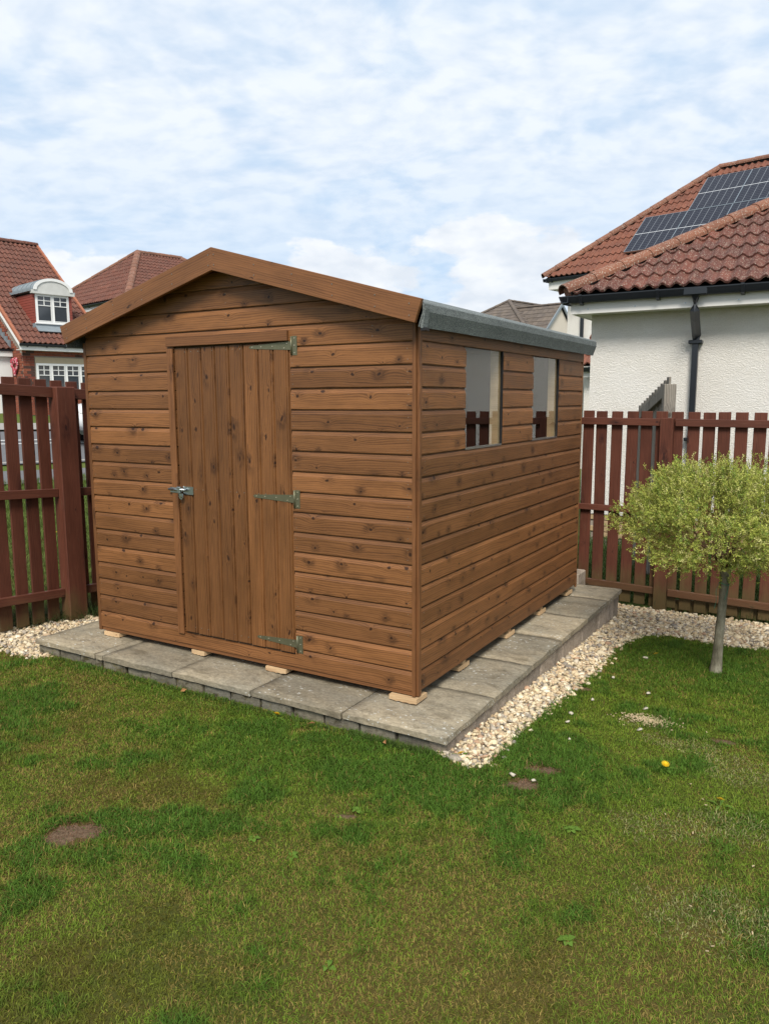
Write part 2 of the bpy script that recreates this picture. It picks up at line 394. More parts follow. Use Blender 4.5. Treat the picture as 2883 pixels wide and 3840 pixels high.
n2 = N.noise(N.n('ShaderNodeNewGeometry').outputs['Position'], 70, 4, .7).outputs[0]
finish(N, N.ramp(n2, [(.3, (.10, .08, .055)), (.7, (.26, .215, .155))]), .95, .1, n2, .8, .01)
m, N = new_mat('asphalt'); M_asph = m
n2 = N.noise(N.n('ShaderNodeNewGeometry').outputs['Position'], 50, 4, .7).outputs[0]
finish(N, N.ramp(n2, [(.3, (.10, .10, .105)), (.7, (.17, .17, .175))]), .9, .15, n2, .4, .01)
M_pave = plain('pavement_concrete', (.30, .285, .26), .9, .15, var=.15, scale=3)
M_paint = plain('road_paint', (.70, .70, .67), .7, .2, var=.1)

def attr_mat(name, rough=.6, spec=.25, trans=0.0, var=None):
    m, N = new_mat(name)
    c = N.n('ShaderNodeAttribute', None, attribute_name='col').outputs['Color']
    p = finish(N, c, rough, spec)
    if trans:
        t = N.n('ShaderNodeBsdfTranslucent', {'Color': c})
        mx = N.n('ShaderNodeMixShader', {0: trans, 1: p.outputs[0], 2: t.outputs[0]})
        o = [q for q in N.t.nodes if q.type == 'OUTPUT_MATERIAL'][0]
        N.t.links.new(mx.outputs[0], o.inputs[0])
    return m
M_grass = attr_mat('grass_blade', .62, .20, .38)
M_leaf = attr_mat('willow_leaf', .6, .25, .25)
m, N = new_mat('limestone_chipping'); M_stonechip = m
c = N.n('ShaderNodeAttribute', None, attribute_name='col').outputs['Color']
nn = N.noise(N.n('ShaderNodeNewGeometry').outputs['Position'], 140, 3, .65).outputs[0]
finish(N, N.mul(c, N.m('ADD', .72, N.m('MULTIPLY', nn, .56))), .85, .2, nn, .35, .003)

# panes
def glass_mat(name, tint=(1, 1, 1), thru=1.0):
    m, N = new_mat(name)
    fr = N.n('ShaderNodeFresnel', {'IOR': 1.9})
    gl = N.n('ShaderNodeBsdfGlossy', {'Color': (.95, .97, 1, 1), 'Roughness': 0.0})
    tr = N.n('ShaderNodeBsdfTransparent', {'Color': (*tint, 1)})
    bf = N.n('ShaderNodeNewGeometry').outputs['Backfacing']
    mx = N.n('ShaderNodeMixShader', {0: N.m('MULTIPLY', fr.outputs[0], N.m('SUBTRACT', 1.0, bf)), 1: tr.outputs[0], 2: gl.outputs[0]})
    N.n('ShaderNodeOutputMaterial', {'Surface': mx.outputs[0]})
    return m
M_pane = glass_mat('clear_shed_pane', (.93, .95, .95))
M_dark = plain('dark_window_glass', (.035, .042, .05), .06, .9)
M_blind = plain('green_slat_blind', (.16, .24, .20), .5, .3)

# bark
m, N = new_mat('grey_bark'); M_bark = m
tc = N.n('ShaderNodeTexCoord').outputs['Object']
st = N.n('ShaderNodeMapping', {'Vector': tc, 'Scale': (1, 1, .5)}).outputs[0]
n1 = N.noise(st, 16, 5, .65).outputs[0]; n2 = N.noise(st, 70, 3, .6).outputs[0]
cc = N.ramp(n1, [(.3, (.075, .068, .045)), (.5, (.175, .16, .115)), (.72, (.30, .28, .215))])
finish(N, N.mul(cc, N.m('ADD', .6, N.m('MULTIPLY', n2, .8))), .9, .15, n2, .5, .004)
M_twig = plain('twig_bark', (.11, .062, .035), .8, .2, var=.2)

# solar panel cells: printed lines under glass, in panel coordinates (metres)
m, N = new_mat('solar_cells'); M_solar = m
a, b, c = N.sep(N.n('ShaderNodeTexCoord').outputs['Object'])
def line(v, pitch, w, N=N):
    f = N.m('ABSOLUTE', N.m('SUBTRACT', N.m('FRACT', N.m('DIVIDE', v, pitch)), .5))
    return N.m('GREATER_THAN', f, .5-w/pitch/2)
gx = line(a, 1.06/6, .012); gy = line(b, 1.50/18, .005); gm = N.m('LESS_THAN', N.m('ABSOLUTE', N.m('SUBTRACT', b, .75)), .009)
cc = N.mix(N.m('MULTIPLY', gy, .35), (.010, .0115, .022), (.30, .33, .36))
cc = N.mix(N.m('MULTIPLY', gx, .42), cc, (.36, .39, .42))
cc = N.mix(gm, cc, (.55, .57, .58))
finish(N, cc, .28, .16)

# ------------------------------------------------------------------ ground, beds, road
def grid_obj(name, xs, ys, mat, dz=0.0, kind='structure', f=terr):
    X, Y = np.meshgrid(xs, ys); Z = f(X, Y)+dz
    V = np.stack([X, Y, Z], -1).reshape(-1, 3); nx, ny = len(xs), len(ys)
    i = (np.arange(ny-1)[:, None]*nx + np.arange(nx-1)[None]).ravel()
    T = np.concatenate([np.stack([i, i+1, i+nx+1], 1), np.stack([i, i+nx+1, i+nx], 1)])
    o = link(name, np_mesh(name, V, T, mat, smooth=True)); tagp(o, kind=kind); return o
xs = np.concatenate([[-600, -200, -80, -40, -28], np.arange(-20, -6, 1.0), np.arange(-6, 6.01, .25), [8, 12, 20, 40, 90, 250, 600]])
ys = np.concatenate([[-600, -200, -60, -25, -12, -8], np.arange(-5, 8.01, .25), [10, 14, 20, 30, 45, 70, 120, 300, 600]])
g = grid_obj('ground', xs, ys, M_fargrass); tagp(g, 'grassy ground rising gently towards the houses on the left')
grid_obj('lawn_soil', np.arange(-6, 5.01, .2), np.arange(-5, 3.41, .2), M_soil, .004)
def sheet(name, poly, mat, dz, label=None):
    mb = MB(); mb.poly([(x, y, tz(x, y)+dz) for x, y in poly]); o = mb.build(name, mat); tagp(o, label, kind='structure'); return o

GR = [(.26, -.28), (.371, -.31), (.457, -.357), (.521, -.293), (.515, .048), (.525, .588), (.575, 1.362), (.545, 2.021), (.60, 2.45), (.80, 2.60), (1.18, 2.52), (1.49, 2.58), (2.6, 2.70), (2.6, 3.40), (.10, 3.42), (.10, 3.05), (.26, 3.0)]
GL = [(-3.9, -.05), (-3.1, -.333), (-2.86, -.40), (-2.70, -.395), (-2.60, -.36), (-2.60, .8), (-3.10, .85), (-3.24, .52), (-3.5, .12), (-3.9, .05)]
def inpoly(x, y, P):
    x = np.asarray(x); r = np.zeros(x.shape, bool); n = len(P)
    for i in range(n):
        (x1, y1), (x2, y2) = P[i], P[(i+1) % n]
        if y1 == y2: continue
        c = ((y1 > y) != (y2 > y)) & (x < (x2-x1)*(y-y1)/(y2-y1)+x1); r ^= c
    return r
def fan_sheet(name, poly, mat, dz, label):
    bm = bmesh.new(); vs = [bm.verts.new((x, y, tz(x, y)+dz)) for x, y in poly]
    f = bm.faces.new(vs); bmesh.ops.triangulate(bm, faces=[f]); bmesh.ops.subdivide_edges(bm, edges=bm.edges[:], cuts=3)
    for v in bm.verts: v.co.z = tz(v.co.x, v.co.y)+dz
    bmesh.ops.recalc_face_normals(bm, faces=bm.faces[:])
    me = bpy.data.meshes.new(name); bm.to_mesh(me); bm.free(); me.materials.append(mat)
    o = link(name, me); tagp(o, label, kind='structure')
fan_sheet('gravel_bed', GR, M_sand, .0065, 'sandy bed under the pale gravel beside the slab base')
fan_sheet('gravel_bed', GL, M_sand, .0065, 'sandy bed under the pale gravel left of the slab base')

# road beyond the left fence runs along direction (sin13, cos13), rising with the ground
DV = Vector((math.sin(R(13)), math.cos(R(13)), 0)); NV = Vector((math.cos(R(13)), -math.sin(R(13)), 0))
def band(name, t0, t1, mat, dz, s0=-30, s1=45, label=None, h=0.0):
    o0 = Vector((-11.12, 5.18, 0)); mb = MB(); k = 40
    bm = mb.bm; rows = []
    for i in range(k+1):
        s = s0+(s1-s0)*i/k
        rows.append([bm.verts.new((*(o0+DV*s+NV*t)[:2], tz(*(o0+DV*s+NV*t)[:2])+dz)) for t in (t0, (t0*2+t1)/3, (t0+2*t1)/3, t1)])
    for a, b in zip(rows, rows[1:]):
        for j in range(3): bm.faces.new((a[j], a[j+1], b[j+1], b[j]))
    o = mb.build(name, mat); tagp(o, label, kind='structure'); return o
band('road', -4.9, 0.0, M_asph, .012, label='grey asphalt road beyond the left fence')
band('kerb', 0.0, .13, M_pave, .06); band('kerb', -5.03, -4.9, M_pave, .06)
band('pavement', -6.4, -5.03, M_pave, .05); band('pavement', .75, 2.0, M_asph, .02)
for s0 in np.arange(-28, 40, 4.0): band('road_marking', -3.32, -3.22, M_paint, .018, s0, s0+2.2)
band('road_marking', -2.75, -2.66, M_paint, .018, -28, 40)

# ------------------------------------------------------------------ slab base
ZS = -.11; OX, OY = .3238, -.2992
base = thing('slab_base', 'raised base of grey riven paving slabs on a low block course under the shed', 'patio', (-1.2, 1.4, -.25))
def riven(w, d, t=.038, seed=0, n=9):
    """paving slab with uneven top and slightly ragged edges, centred, top at z=0"""
    bm = bmesh.new(); rn = random.Random(seed)
    gx = [-w/2+w*i/n for i in range(n+1)]; gy = [-d/2+d*i/n for i in range(n+1)]
    V = {}
    for i, x in enumerate(gx):
        for j, y in enumerate(gy):
            e = (i in (0, n)) or (j in (0, n))
            zz = (float(fbm(np.array(x*6+seed*3.1), np.array(y*9+7), seed, 3))-.5)*.012
            if e: zz -= .004+rn.random()*.006
            ax = (rn.random()-.3)*.003*(-1 if i == n else 1) if i in (0, n) else 0
            ay = (rn.random()-.3)*.003*(-1 if j == n else 1) if j in (0, n) else 0
            V[i, j] = bm.verts.new((x+ax, y+ay, zz))
    for i in range(n):
        for j in range(n): bm.faces.new((V[i, j], V[i+1, j], V[i+1, j+1], V[i, j+1]))
    ring = [(i, 0) for i in range(n)]+[(n, j) for j in range(n)]+[(i, n) for i in range(n, 0, -1)]+[(0, j) for j in range(n, 0, -1)]
    lowv = [bm.verts.new((V[k].co.x*(1.0)+(rn.random()-.5)*.004, V[k].co.y+(rn.random()-.5)*.004, -t+(rn.random()-.5)*.006)) for k in ring]
    m_ = len(ring)
    for k in range(m_): bm.faces.new((V[ring[k]], lowv[k], lowv[(k+1) % m_], V[ring[(k+1) % m_]]))
    bm.faces.new(lowv[::-1])
    bmesh.ops.recalc_face_normals(bm, faces=bm.faces[:])
    me = bpy.data.meshes.new('paving_slab'); bm.to_mesh(me); bm.free(); me.materials.append(M_slab)
    for p in me.polygons: p.use_smooth = abs(p.normal.z) > .6
    return me
cols = [(OX-.6018*(i+1), OX-.6018*i) for i in range(4)]; xl = OX-.6018*4
cols += [(xl-.072, xl), (xl-.072-.602, xl-.072)]
rows = [(OY+.5869*j, OY+.5869*(j+1)) for j in range(5)]; rows.append((rows[-1][1], 3.07))
smesh = [riven(.6018-.007, .5869-.007, seed=s) for s in range(6)]
k = 0
for ci, (x0, x1) in enumerate(cols):
    for rj, (y0, y1) in enumerate(rows):
        if ci in (2, 3) and 0 < rj < 4: continue          # hidden under the middle of the shed floor
        w, d = x1-x0-.007, y1-y0-.007
        full = abs(w-.5948) < .004 and abs(d-.5799) < .004
        me = smesh[k % 6] if full else riven(w, d, seed=50+k, n=9 if w > .2 else 4)
        M = off(base, ((x0+x1)/2, (y0+y1)/2, ZS+random.uniform(-.002, .003))) @ Matrix.Rotation(random.uniform(-.003, .003), 4, 'Z') @ Matrix.Rotation(random.uniform(-.003, .003), 4, 'X')
        if full and k % 2: M = M @ Matrix.Rotation(math.pi, 4, 'Z')
        link('paving_slab', me, base, M); k += 1
XL = cols[-1][0]
core = MB(); core.box((XL+.05, OY+.06, -.42), (OX-.06, 3.03, ZS-.06)); core.build('rubble_core', M_block, base, off(base, (0, 0, 0)))
def blk(w, d, h, seed):
    mb = MB(); mb.box((-w/2, -d/2, -h), (w/2, d/2, 0), bev=.006); bm = mb.bm
    bmesh.ops.subdivide_edges(bm, edges=[e for e in bm.edges if e.calc_length() > .04], cuts=2); rn = random.Random(seed)
    for v in bm.verts: v.co += Vector((rn.uniform(-1, 1), rn.uniform(-1, 1), rn.uniform(-1, 1)))*.0035
    return mb
x = XL+.015; kk = 0
bms = [blk(w, .09, .22, i).mesh('block', M_block) for i, w in enumerate((.205, .19, .21))]
bw = (.205, .19, .21)
while x < OX-.03:
    i = kk % 3; w = bw[i]
    if x+w > OX-.015: break
    link('block', bms[i], base, off(base, (x+w/2, OY+.022+.045+random.uniform(-.006, .006), ZS-.044+random.uniform(-.003, .002)))); x += w+.012; kk += 1
sm = [blk(.09, .44, .34, 20+i).mesh('block', M_blockside) for i in range(2)]
y = OY+.03; kk = 0
while y < 3.0:
    d = min(.44, 3.04-y)
    if d > .1:
        o = link('block', sm[kk % 2], base, off(base, (OX-.022-.045, y+d/2, ZS-.044)) @ Matrix.Diagonal((1, d/.44, 1, 1)))
    y += d+.012; kk += 1

# ------------------------------------------------------------------ the shed
SW, SL, ZB, ZT = 2.4406, 2.7765, -.070, 1.842
XA = -SW/2; BC, ZTB = .113, 1.7628; TH = .278
shed = thing('timber_shed', 'brown stained shiplap timber shed with gable door and two side windows', 'shed', (XA, SL/2, ZB))
O = off(shed, (0, 0, 0))
def zroof(x): return 2.276-TH*abs(x-XA)          # underside of the roof deck at x
PROF = [(0, .0005), (-.0135, .0005), (-.0148, .004), (-.0148, .085), (-.0135, .0875), (-.0075, .1050), (-.0010, .1056), (-.0010, BC-.0005), (0, BC-.0005)]
def board_mesh(L, segs=None, bow=0.0):
    """shiplap board: X along, front at -Y, bottom lip at z=0. segs: list of (x0,x1,zlo,zhi)"""
    mb = MB()
    for (a, b, zl, zh) in (segs or [(0, L, 0, BC)]):
        pts = []
        for (yy, z_) in PROF: pts.append((yy, min(max(z_, zl+.0005), zh-.0005)))
        q = [pts[0]]
        for p in pts[1:]:
            if abs(p[0]-q[-1][0])+abs(p[1]-q[-1][1]) > 1e-5: q.append(p)
        mb.prism(q, a, b, 'X')
    return mb
def front_board(x0, x1, z, segs=None, clip=False):
    mb = board_mesh(x1-x0, [(a-x0, b-x0, l, h) for a, b, l, h in segs] if segs else None)
    if clip:
        for s in (-1, 1):
            n = Vector((s*TH, 0, 1)).normalized()
            mb.clip(Vector((XA-x0, 0, zroof(XA)-z)), n)
    rz = random.uniform(-.0012, .0012)
    return mb.build('board', M_board, shed, O @ Matrix.Translation((x0, random.uniform(-.0012, 0), z+random.uniform(-.001, .001))) @ Matrix.Rotation(rz*.4, 4, 'Y'))
def side_board(y0, y1, z):
    return board_mesh(y1-y0).build('board', M_board, shed, O @ Matrix.Translation((random.uniform(0, .0012), y0, z+random.uniform(-.001, .001))) @ Matrix.Rotation(R(90), 4, 'Z'))
DL, DR, DT, DB = -1.640, -.778, 1.7885, .0346
zl = lambda k: ZTB-BC*k
FX0, FX1 = -SW+.018, -.020
nails = MB()
def nail(p, ax):
    r = .0021
    if ax == 'y': nails.box((p[0]-r, p[1]-.0012, p[2]-r), (p[0]+r, p[1]+.003, p[2]+r))
    else: nails.box((p[0]-.003, p[1]-r, p[2]-r), (p[0]+.0012, p[1]+r, p[2]+r))
for k in range(1, 16):
    front_board(FX0, DL-.002, zl(k)); front_board(DR+.004, FX1, zl(k))
    for xx in (FX0+.025, DR+.022, FX1-.025):
        for dz in (.022, .075): nail((xx+random.uniform(-.004, .004), -.0150, zl(k)+dz), 'y')
front_board(FX0, FX1, zl(16), [(FX0, DL, 0, BC), (DL, DR, 0, DB-.010-zl(16)), (DR, FX1, 0, BC)])
front_board(FX0, FX1, zl(0), [(FX0, DL, 0, BC), (DL, DR, DT+.004-zl(0), BC), (DR, FX1, 0, BC)], clip=True)
for k in (-1, -2, -3, -4): front_board(FX0, FX1, zl(k), clip=True)
for k in (0, -1, -2):
    for xx in (-2.2, -1.22, -.25):
        if abs(xx-XA) < 1.22-k*-.40: nail((xx, -.0150, zl(k)+.03), 'y'); nail((xx, -.0150, zl(k)+.082), 'y')
WY = [(.543, 1.0974), (1.6305, 2.1818)]
SY0, SY1 = .020, SL-.018
side_board(SY0, SY1, zl(0))
for k in range(1, 6):
    for a, b in ((SY0, WY[0][0]), (WY[0][1], WY[1][0]), (WY[1][1], SY1)):
        side_board(a, b, zl(k))
        for yy in (a+.03, b-.03):
            for dz in (.022, .078): nail((.0150, yy, zl(k)+dz), 'x')
for k in range(6, 17):
    side_board(SY0, SY1, zl(k))
    for yy in (SY0+.03, .66, 1.38, 2.1, SY1-.03):
        for dz in (.022, .078): nail((.0150, yy+random.uniform(-.006, .006), zl(k)+dz), 'x')
tagp(nails.build('nail_heads', M_nail, shed, O), kind='stuff')
# bottom strips (floor edge) and walls one cannot see from the lawn
MB().box((-SW+.02, -.008, ZB), (-.022, .012, zl(16)-.001)).build('floor_edge', M_trim, shed, O)
MB().box((-SW+.0125, SY0, ZB+.041), (-SW+.018, SL-.03, 1.84)).build('light_block_lining', M_inner, shed, O)  # unseen lining added to stop light leaking between the boards, left and rear
MB().box((-SW+.03, SL-.020, ZB+.041), (-.03, SL-.0125, 1.86)).build('light_block_lining', M_inner, shed, O)
MB().box((-SW+.02, .014, ZB+.026), (-.014, SL-.03, ZB+.040)).build('floor', M_inner, shed, O)
left = MB(); back = MB()
for k in range(0, 17):
    left.prism([(SY0, zl(k)+.0005), (SY1, zl(k)+.0005), (SY1, zl(k)+BC-.0005), (SY0, zl(k)+BC-.0005)], -SW, -SW+.012, 'X')
    back.box((-SW+.018, SL-.012, zl(k)+.0005), (-.018, SL, zl(k)+BC-.0005))
for k in (-1, -2, -3, -4):
    back.box((-SW+.018, SL-.012, zl(k)+.0005), (-.018, SL, zl(k)+BC-.0005))
for s in (-1, 1): back.clip(Vector((XA, 0, zroof(XA))), Vector((s*TH, 0, 1)).normalized())
left.build('side_cladding', M_board, shed, O); back.build('rear_cladding', M_board, shed, O)
# added light-blocking lining behind front and side cladding keeps the inside dark; gaps where the windows are
MB().box((-SW+.02, .002, ZB+.041), (-.018, .010, ZTB+.08)).build('light_block_lining', M_inner, shed, O)
# corner battens
def batten(x0, x1, y0, y1, z0, z1):
    L = z1-z0; mb = MB(); mb.box((0, y0-(y0+y1)/2, -(x1-x0)/2), (L, y1-(y0+y1)/2, (x1-x0)/2), bev=.0015)
    return mb.build('corner_batten', M_trim, shed, O @ Matrix.Translation(((x0+x1)/2, (y0+y1)/2, z0)) @ Matrix.Rotation(R(-90), 4, 'Y'))
batten(-.0195, .000, -.0195, .001, ZB-.001, ZT+.005); batten(.0005, .0165, -.006, .0195, ZB, ZT)
batten(-SW-.006, -SW+.0175, -.018, .001, ZB-.001, ZT+.0)
batten(.0005, .016, SL-.017, SL+.004, ZB, ZT)
# roof: deck, felt, bargeboards
deck = MB()
for s in (-1, 1):
    xo = XA+s*(1.262)
    deck.prism([(XA, zroof(XA)), (xo, zroof(xo)), (xo, zroof(xo)+.014), (XA, zroof(XA)+.014)], -.099, SL+.085, 'Y')
deck.build('roof_deck', M_inner, shed, O)
xe = XA+1.305; ze = zroof(xe)+.020
def feltprof(s):
    X = lambda d: XA+s*(1.305+d)
    top = [(X(-1.305), zroof(XA)+.020), (X(-.7), zroof(XA-.605)+.021), (X(-.12), ze+.12*TH+.002), (X(-.05), ze+.05*TH+.001), (X(-.006), ze-.001), (X(.003), ze-.009), (X(.0035), ze-.045), (X(-.012), ze-.086), (X(-.022), ze-.116)]
    bot = [(X(-.027), ze-.114), (X(-.018), ze-.085), (X(-.004), ze-.045), (X(-.004), ze-.016), (X(-.012), ze-.009), (X(-.05), ze+.05*TH-.005), (X(-.12), ze+.12*TH-.004), (X(-.7), zroof(XA-.605)+.015), (X(-1.305), zroof(XA)+.0145)]
    return top+bot
felt = MB()
for s in (-1, 1):
    P = feltprof(s); n = 24; y0, y1 = -.0985, SL+.092; ringp = None
    bm = felt.bm
    for i in range(n+1):
        yy = y0+(y1-y0)*i/n; rn = []
        for j, (px_, pz_) in enumerate(P):
            w = (vnoise(np.array([yy*3.0]), np.array([s*3.0]), 5)[0]-.5)
            wob = w*.006 if 5 <= j <= 12 else 0
            rn.append(bm.verts.new((px_+s*wob*.5, yy, pz_+(wob*.6 if j in (8, 9) else 0))))
        if ringp:
            for j in range(len(P)): bm.faces.new((ringp[j], ringp[(j+1) % len(P)], rn[(j+1) % len(P)], rn[j]))
        else: bm.faces.new(rn[::-1])
        ringp = rn
    bm.faces.new(ringp)
felt.build('roof_felt', M_felt, shed, O)
fold = MB(); fold.prism([(xe-.020, ze-.118), (xe+.006, ze-.028), (xe+.009, ze-.012), (xe+.0095, ze-.03), (xe-.006, ze-.125)], -.096, -.050, 'Y')
fold.build('felt_fold', M_felt, shed, O)
fold2 = MB(); fold2.box((xe-.022, -.092, ze-.134), (xe+.006, -.045, ze-.120), rot=Matrix.Rotation(.15, 3, 'Z')); fold2.build('felt_tag', M_rubber, shed, O)
for s in (-1, 1):
    L = 1.305; c, sn = 1, s*-TH
    # board in its own frame: X along slope
    q = [(0, 2.306), (s*1.307, 1.944), (s*1.268, 1.834), (0, 2.183)]
    a = math.atan2(-.362, 1.307); mb = MB(); pts = []
    for (qx, qz) in q:
        dx, dz = abs(qx), qz-2.306
        pts.append((dx*math.cos(a)+dz*math.sin(a), -dx*math.sin(a)+dz*math.cos(a)))
    mb.prism([(p[0], p[1]) for p in pts], -.011, .011, 'Y')
    bmesh.ops.bevel(mb.bm, geom=mb.bm.edges[:], offset=.002, segments=1, affect='EDGES')
    M = Matrix.Translation((XA, -.1105, 2.306)) @ (Matrix.Rotation(math.pi, 4, 'Z') if s < 0 else Matrix()) @ Matrix.Rotation(-a, 4, 'Y')
    b = mb.build('bargeboard', M_trim, shed, O @ M)
    nb = MB()
    for d in (.02, .30, .55, .80, 1.05, 1.24):
        for e in (.03, .085): nb.box((XA+s*d-.003, -.1235, 2.306-d*TH-e-.006-.003), (XA+s*d+.003, -.120, 2.306-d*TH-e-.006+.003))
    tagp(nb.build('nail_heads', M_nail, shed, O), kind='stuff')
    MB().prism([(XA+s*.02, zroof(XA+.02)-.001), (XA+s*1.18, zroof(XA+1.18)-.001), (XA+s*1.18, zroof(XA+1.18)-.035), (XA+s*.02, zroof(XA+.02)-.035)], -.060, -.0165, 'Y').build('roof_batten', M_trim, shed, O)
# door
dw = (DR-.004-DL-.004)/8; Ld = DT-DB-.012
DP = [(0, .0), (-.0025, .0), (-.0035, .0040), (-.0125, .0075), (-.0135, .0085), (-.0135, .0165), (-.0095, .0185), (-.0095, .0205), (-.0135, .0225), (-.0135, .1015), (-.0120, .1030), (-.0030, .1055), (-.0025, .1075), (0, .1075)]
door = thing('door', None, None); door.parent = shed; door.matrix_basis = O @ Matrix.Translation((DL+.004, -.002, DB+.006))
dme = {}
for i in range(8):
    mb = MB(); mb.prism([(p[0]-e_*(p[0] < -.006), p[1]*dw/.1075) for e_ in [random.uniform(0, .002)] for p in DP], 0, Ld+random.uniform(-.004, .002), 'X')
    mb.build('board', M_doorw, door, Matrix.Translation(((i+1)*dw, 0, random.uniform(-.003, .002))) @ Matrix.Rotation(R(-90), 4, 'Y'))
MB().box((.002, .0005, .0), (8*dw-.002, .0015+.012, Ld-.004)).build('door_backing', M_inner, door)
dn = MB()
for i in range(8):
    for zz in (.035, .90, Ld-.025):
        for e in (.03, .085): dn.box((i*dw+e-.0028, -.0145, zz-.0028+.006*i/8), (i*dw+e+.0028, -.010, zz+.0028+.006*i/8))
tagp(dn.build('nail_heads', M_nail, door), kind='stuff')
MB().box((0, -.007, -.0235), (DT-DB+.002, .007, .0235), bev=.002).build('door_strip', M_trim, shed, O @ Matrix.Translation((DL-.0235, -.0235, DB-.012)) @ Matrix.Rotation(R(-90), 4, 'Y'))
MB().box((-.455, -.009, -.028), (.452, .009, .028), bev=.002).build('door_lintel_strip', M_trim, shed, O @ Matrix.Translation(((DL+DR)/2-.022, -.0255, 1.8185)))
def hinge(z):
    h = thing('hinge', None, None); h.parent = shed; h.matrix_basis = O @ Matrix.Translation((-.760, -.0165, z))
    mb = MB(); mb.prism([(-.006, -.023), (-.006, .023), (-.285, .0085), (-.297, 0), (-.285, -.0085)], -.0015, .0015, 'Y'); mb.build('strap', M_yzinc, h)
    MB().box((.004, -.0015, -.052), (.036, .0015, .050)).build('plate', M_yzinc, h)
    MB().tube([(0, -.003, -.050), (0, -.003, .048)], [.0058, .0058], 10).build('pin', M_yzinc, h, smooth=True)
    sc = MB()
    for (a, b) in ((-.03, .012), (-.05, -.012), (-.13, 0), (-.21, .0), (-.272, 0), (.020, .038), (.020, 0), (.020, -.040)):
        sc.tube([(a, -.0008, b), (a, -.004, b)], [.0048, .0032], 8)
    tagp(sc.build('screws', M_screw, h), kind='stuff')
for z in (1.765, .930, .095): hinge(z)
bolt = thing('pad_bolt', None, None); bolt.parent = shed; bolt.matrix_basis = O @ Matrix.Translation((-1.60, -.020, .932))
MB().box((.0, -.004, -.024), (.082, 0.004, .024)).build('bolt_plate', M_zinc, bolt)
MB().box((-.098, -.014, -.016), (-.045, -.008, .016)).build('keep_plate', M_zinc, bolt)
MB().tube([(-.105, -.018, .004), (.03, -.018, .004)], [.0085, .0085], 10).build('bolt_bar', M_zinc, bolt, smooth=True)
MB().box((-.035, -.026, -.018), (-.008, -.004, .022), bev=.003).build('bolt_bracket', M_zinc, bolt)
hs = MB(); hs.prism([(-.016, -.018), (.012, -.018), (.016, -.040), (.006, -.054), (-.006, -.054), (-.018, -.040)], -.024, -.018, 'Y'); hs.build('hasp', M_zinc, bolt)
MB().tube([(-.001, -.017, -.038), (-.001, -.028, -.038)], [.007, .007], 8).build('rivet', M_yzinc, bolt)
# windows
for (a, b) in WY:
    w = thing('window', None, None); w.parent = shed; w.matrix_basis = O @ Matrix.Translation((0, a, 1.1978))
    L, H = b-a, ZTB-1.1978
    MB().box((-.00175, -L/2-.03, -.02), (.00175, L/2+.03, H+.03)).build('pane', M_pane, w, Matrix.Translation((-.005 if a < 1 else -.010, L/2, 0)) @ Matrix.Rotation(R(0 if a < 1 else -1.2), 4, 'Z'))
    MB().box((-.0015, L-.010, .0), (.0115, L-.0005, H-.001)).build('gasket', M_rubber, w); gk = MB();  gk.box((-.0015, .0005, .0045), (.003, .006, H-.001))
    gk.build('gasket', M_rubber, w)
    MB().box((-.0015, .0005, -.006), (.0138, L-.018, .004)).build('glazing_bead', M_zinc, w)
    fr = MB(); fr.box((-.05, -.04, -.03), (-.008, -.002, H+.02)); fr.box((-.062, L-.030, -.03), (-.008, L+.02, H+.02)); fr.box((-.05, 0, -.034), (-.008, L-.05, -.002))
    fr.build('inner_frame', M_pale, w)
# added light-blocking lining of the right wall round the windows
MB().box((-.0115, .03, ZB+.041), (-.0075, SL-.03, 1.165)).build('light_block_lining', M_inner, shed, O)
for (a, b) in ((.03, .50), (1.12, 1.59), (2.21, SL-.03)): MB().box((-.0115, a, 1.166), (-.0075, b, 1.80)).build('light_block_lining', M_inner, shed, O)
for yy in (.04, .60, 1.33, 1.97, 2.63):
    MB().box((0, -.020, -.0065), (SW-.024, .020, .0255)).build('floor_bearer', M_pale, shed, O @ Matrix.Translation((-SW+.02, yy, ZB)))
# packers under the shed
def packer(x, y, rot, label, n=1, sz=(.145, .12)):
    t = None
    w, d = sz; h = .0295
    mb = MB(); pts = [(-w/2, h), (w/2, h)]; k = 8
    for i in range(k, -1, -1):
        xx = -w/2+w*i/k; pts.append((xx, .003 if i % 2 else 0.0)) if 0 < i < k else pts.append((xx, .004))
    if n == 2: h2 = .011
    mb.prism(pts, -d/2, d/2, 'Y')
    o = mb.build('timber_packer', M_pale, None, Matrix.Translation((x, y, ZS+.0035)) @ Matrix.Rotation(rot, 4, 'Z'))
    tagp(o, label, 'packer', 'timber packers under the shed')
packer(-2.33, .046, .02, 'pale grooved wood packer under the left front corner of the shed')
packer(-1.545, .042, -.04, 'greenish pale wood packer under the shed just below the left part of the door', sz=(.11, .1))
packer(-.93, .046, .05, 'pale grooved wood packer under the shed front below the right half of the door')
packer(-.066, .026, .0, 'large pale grooved packer under the near corner post of the shed', sz=(.165, .12))
packer(-.062, .600, R(90), 'pale wood packer under the shed side, nearest to the near corner post')
packer(-.055, 1.330, R(90), 'pale wood packer under the side wall below the first window')
packer(-.055, 1.97, R(90), 'pale wood packer under the side wall below the second window')
packer(-.055, 2.63, R(90), 'pale wood packer under the far end of the shed side wall')

t = thing('concrete_step', 'pale grey concrete block behind the far right corner of the shed', 'step', (-.13, 3.2, -.16))
MB().box((-.16, -.10, -.2), (.065, .13, .118), bev=.008).build('block', M_blockside, t)

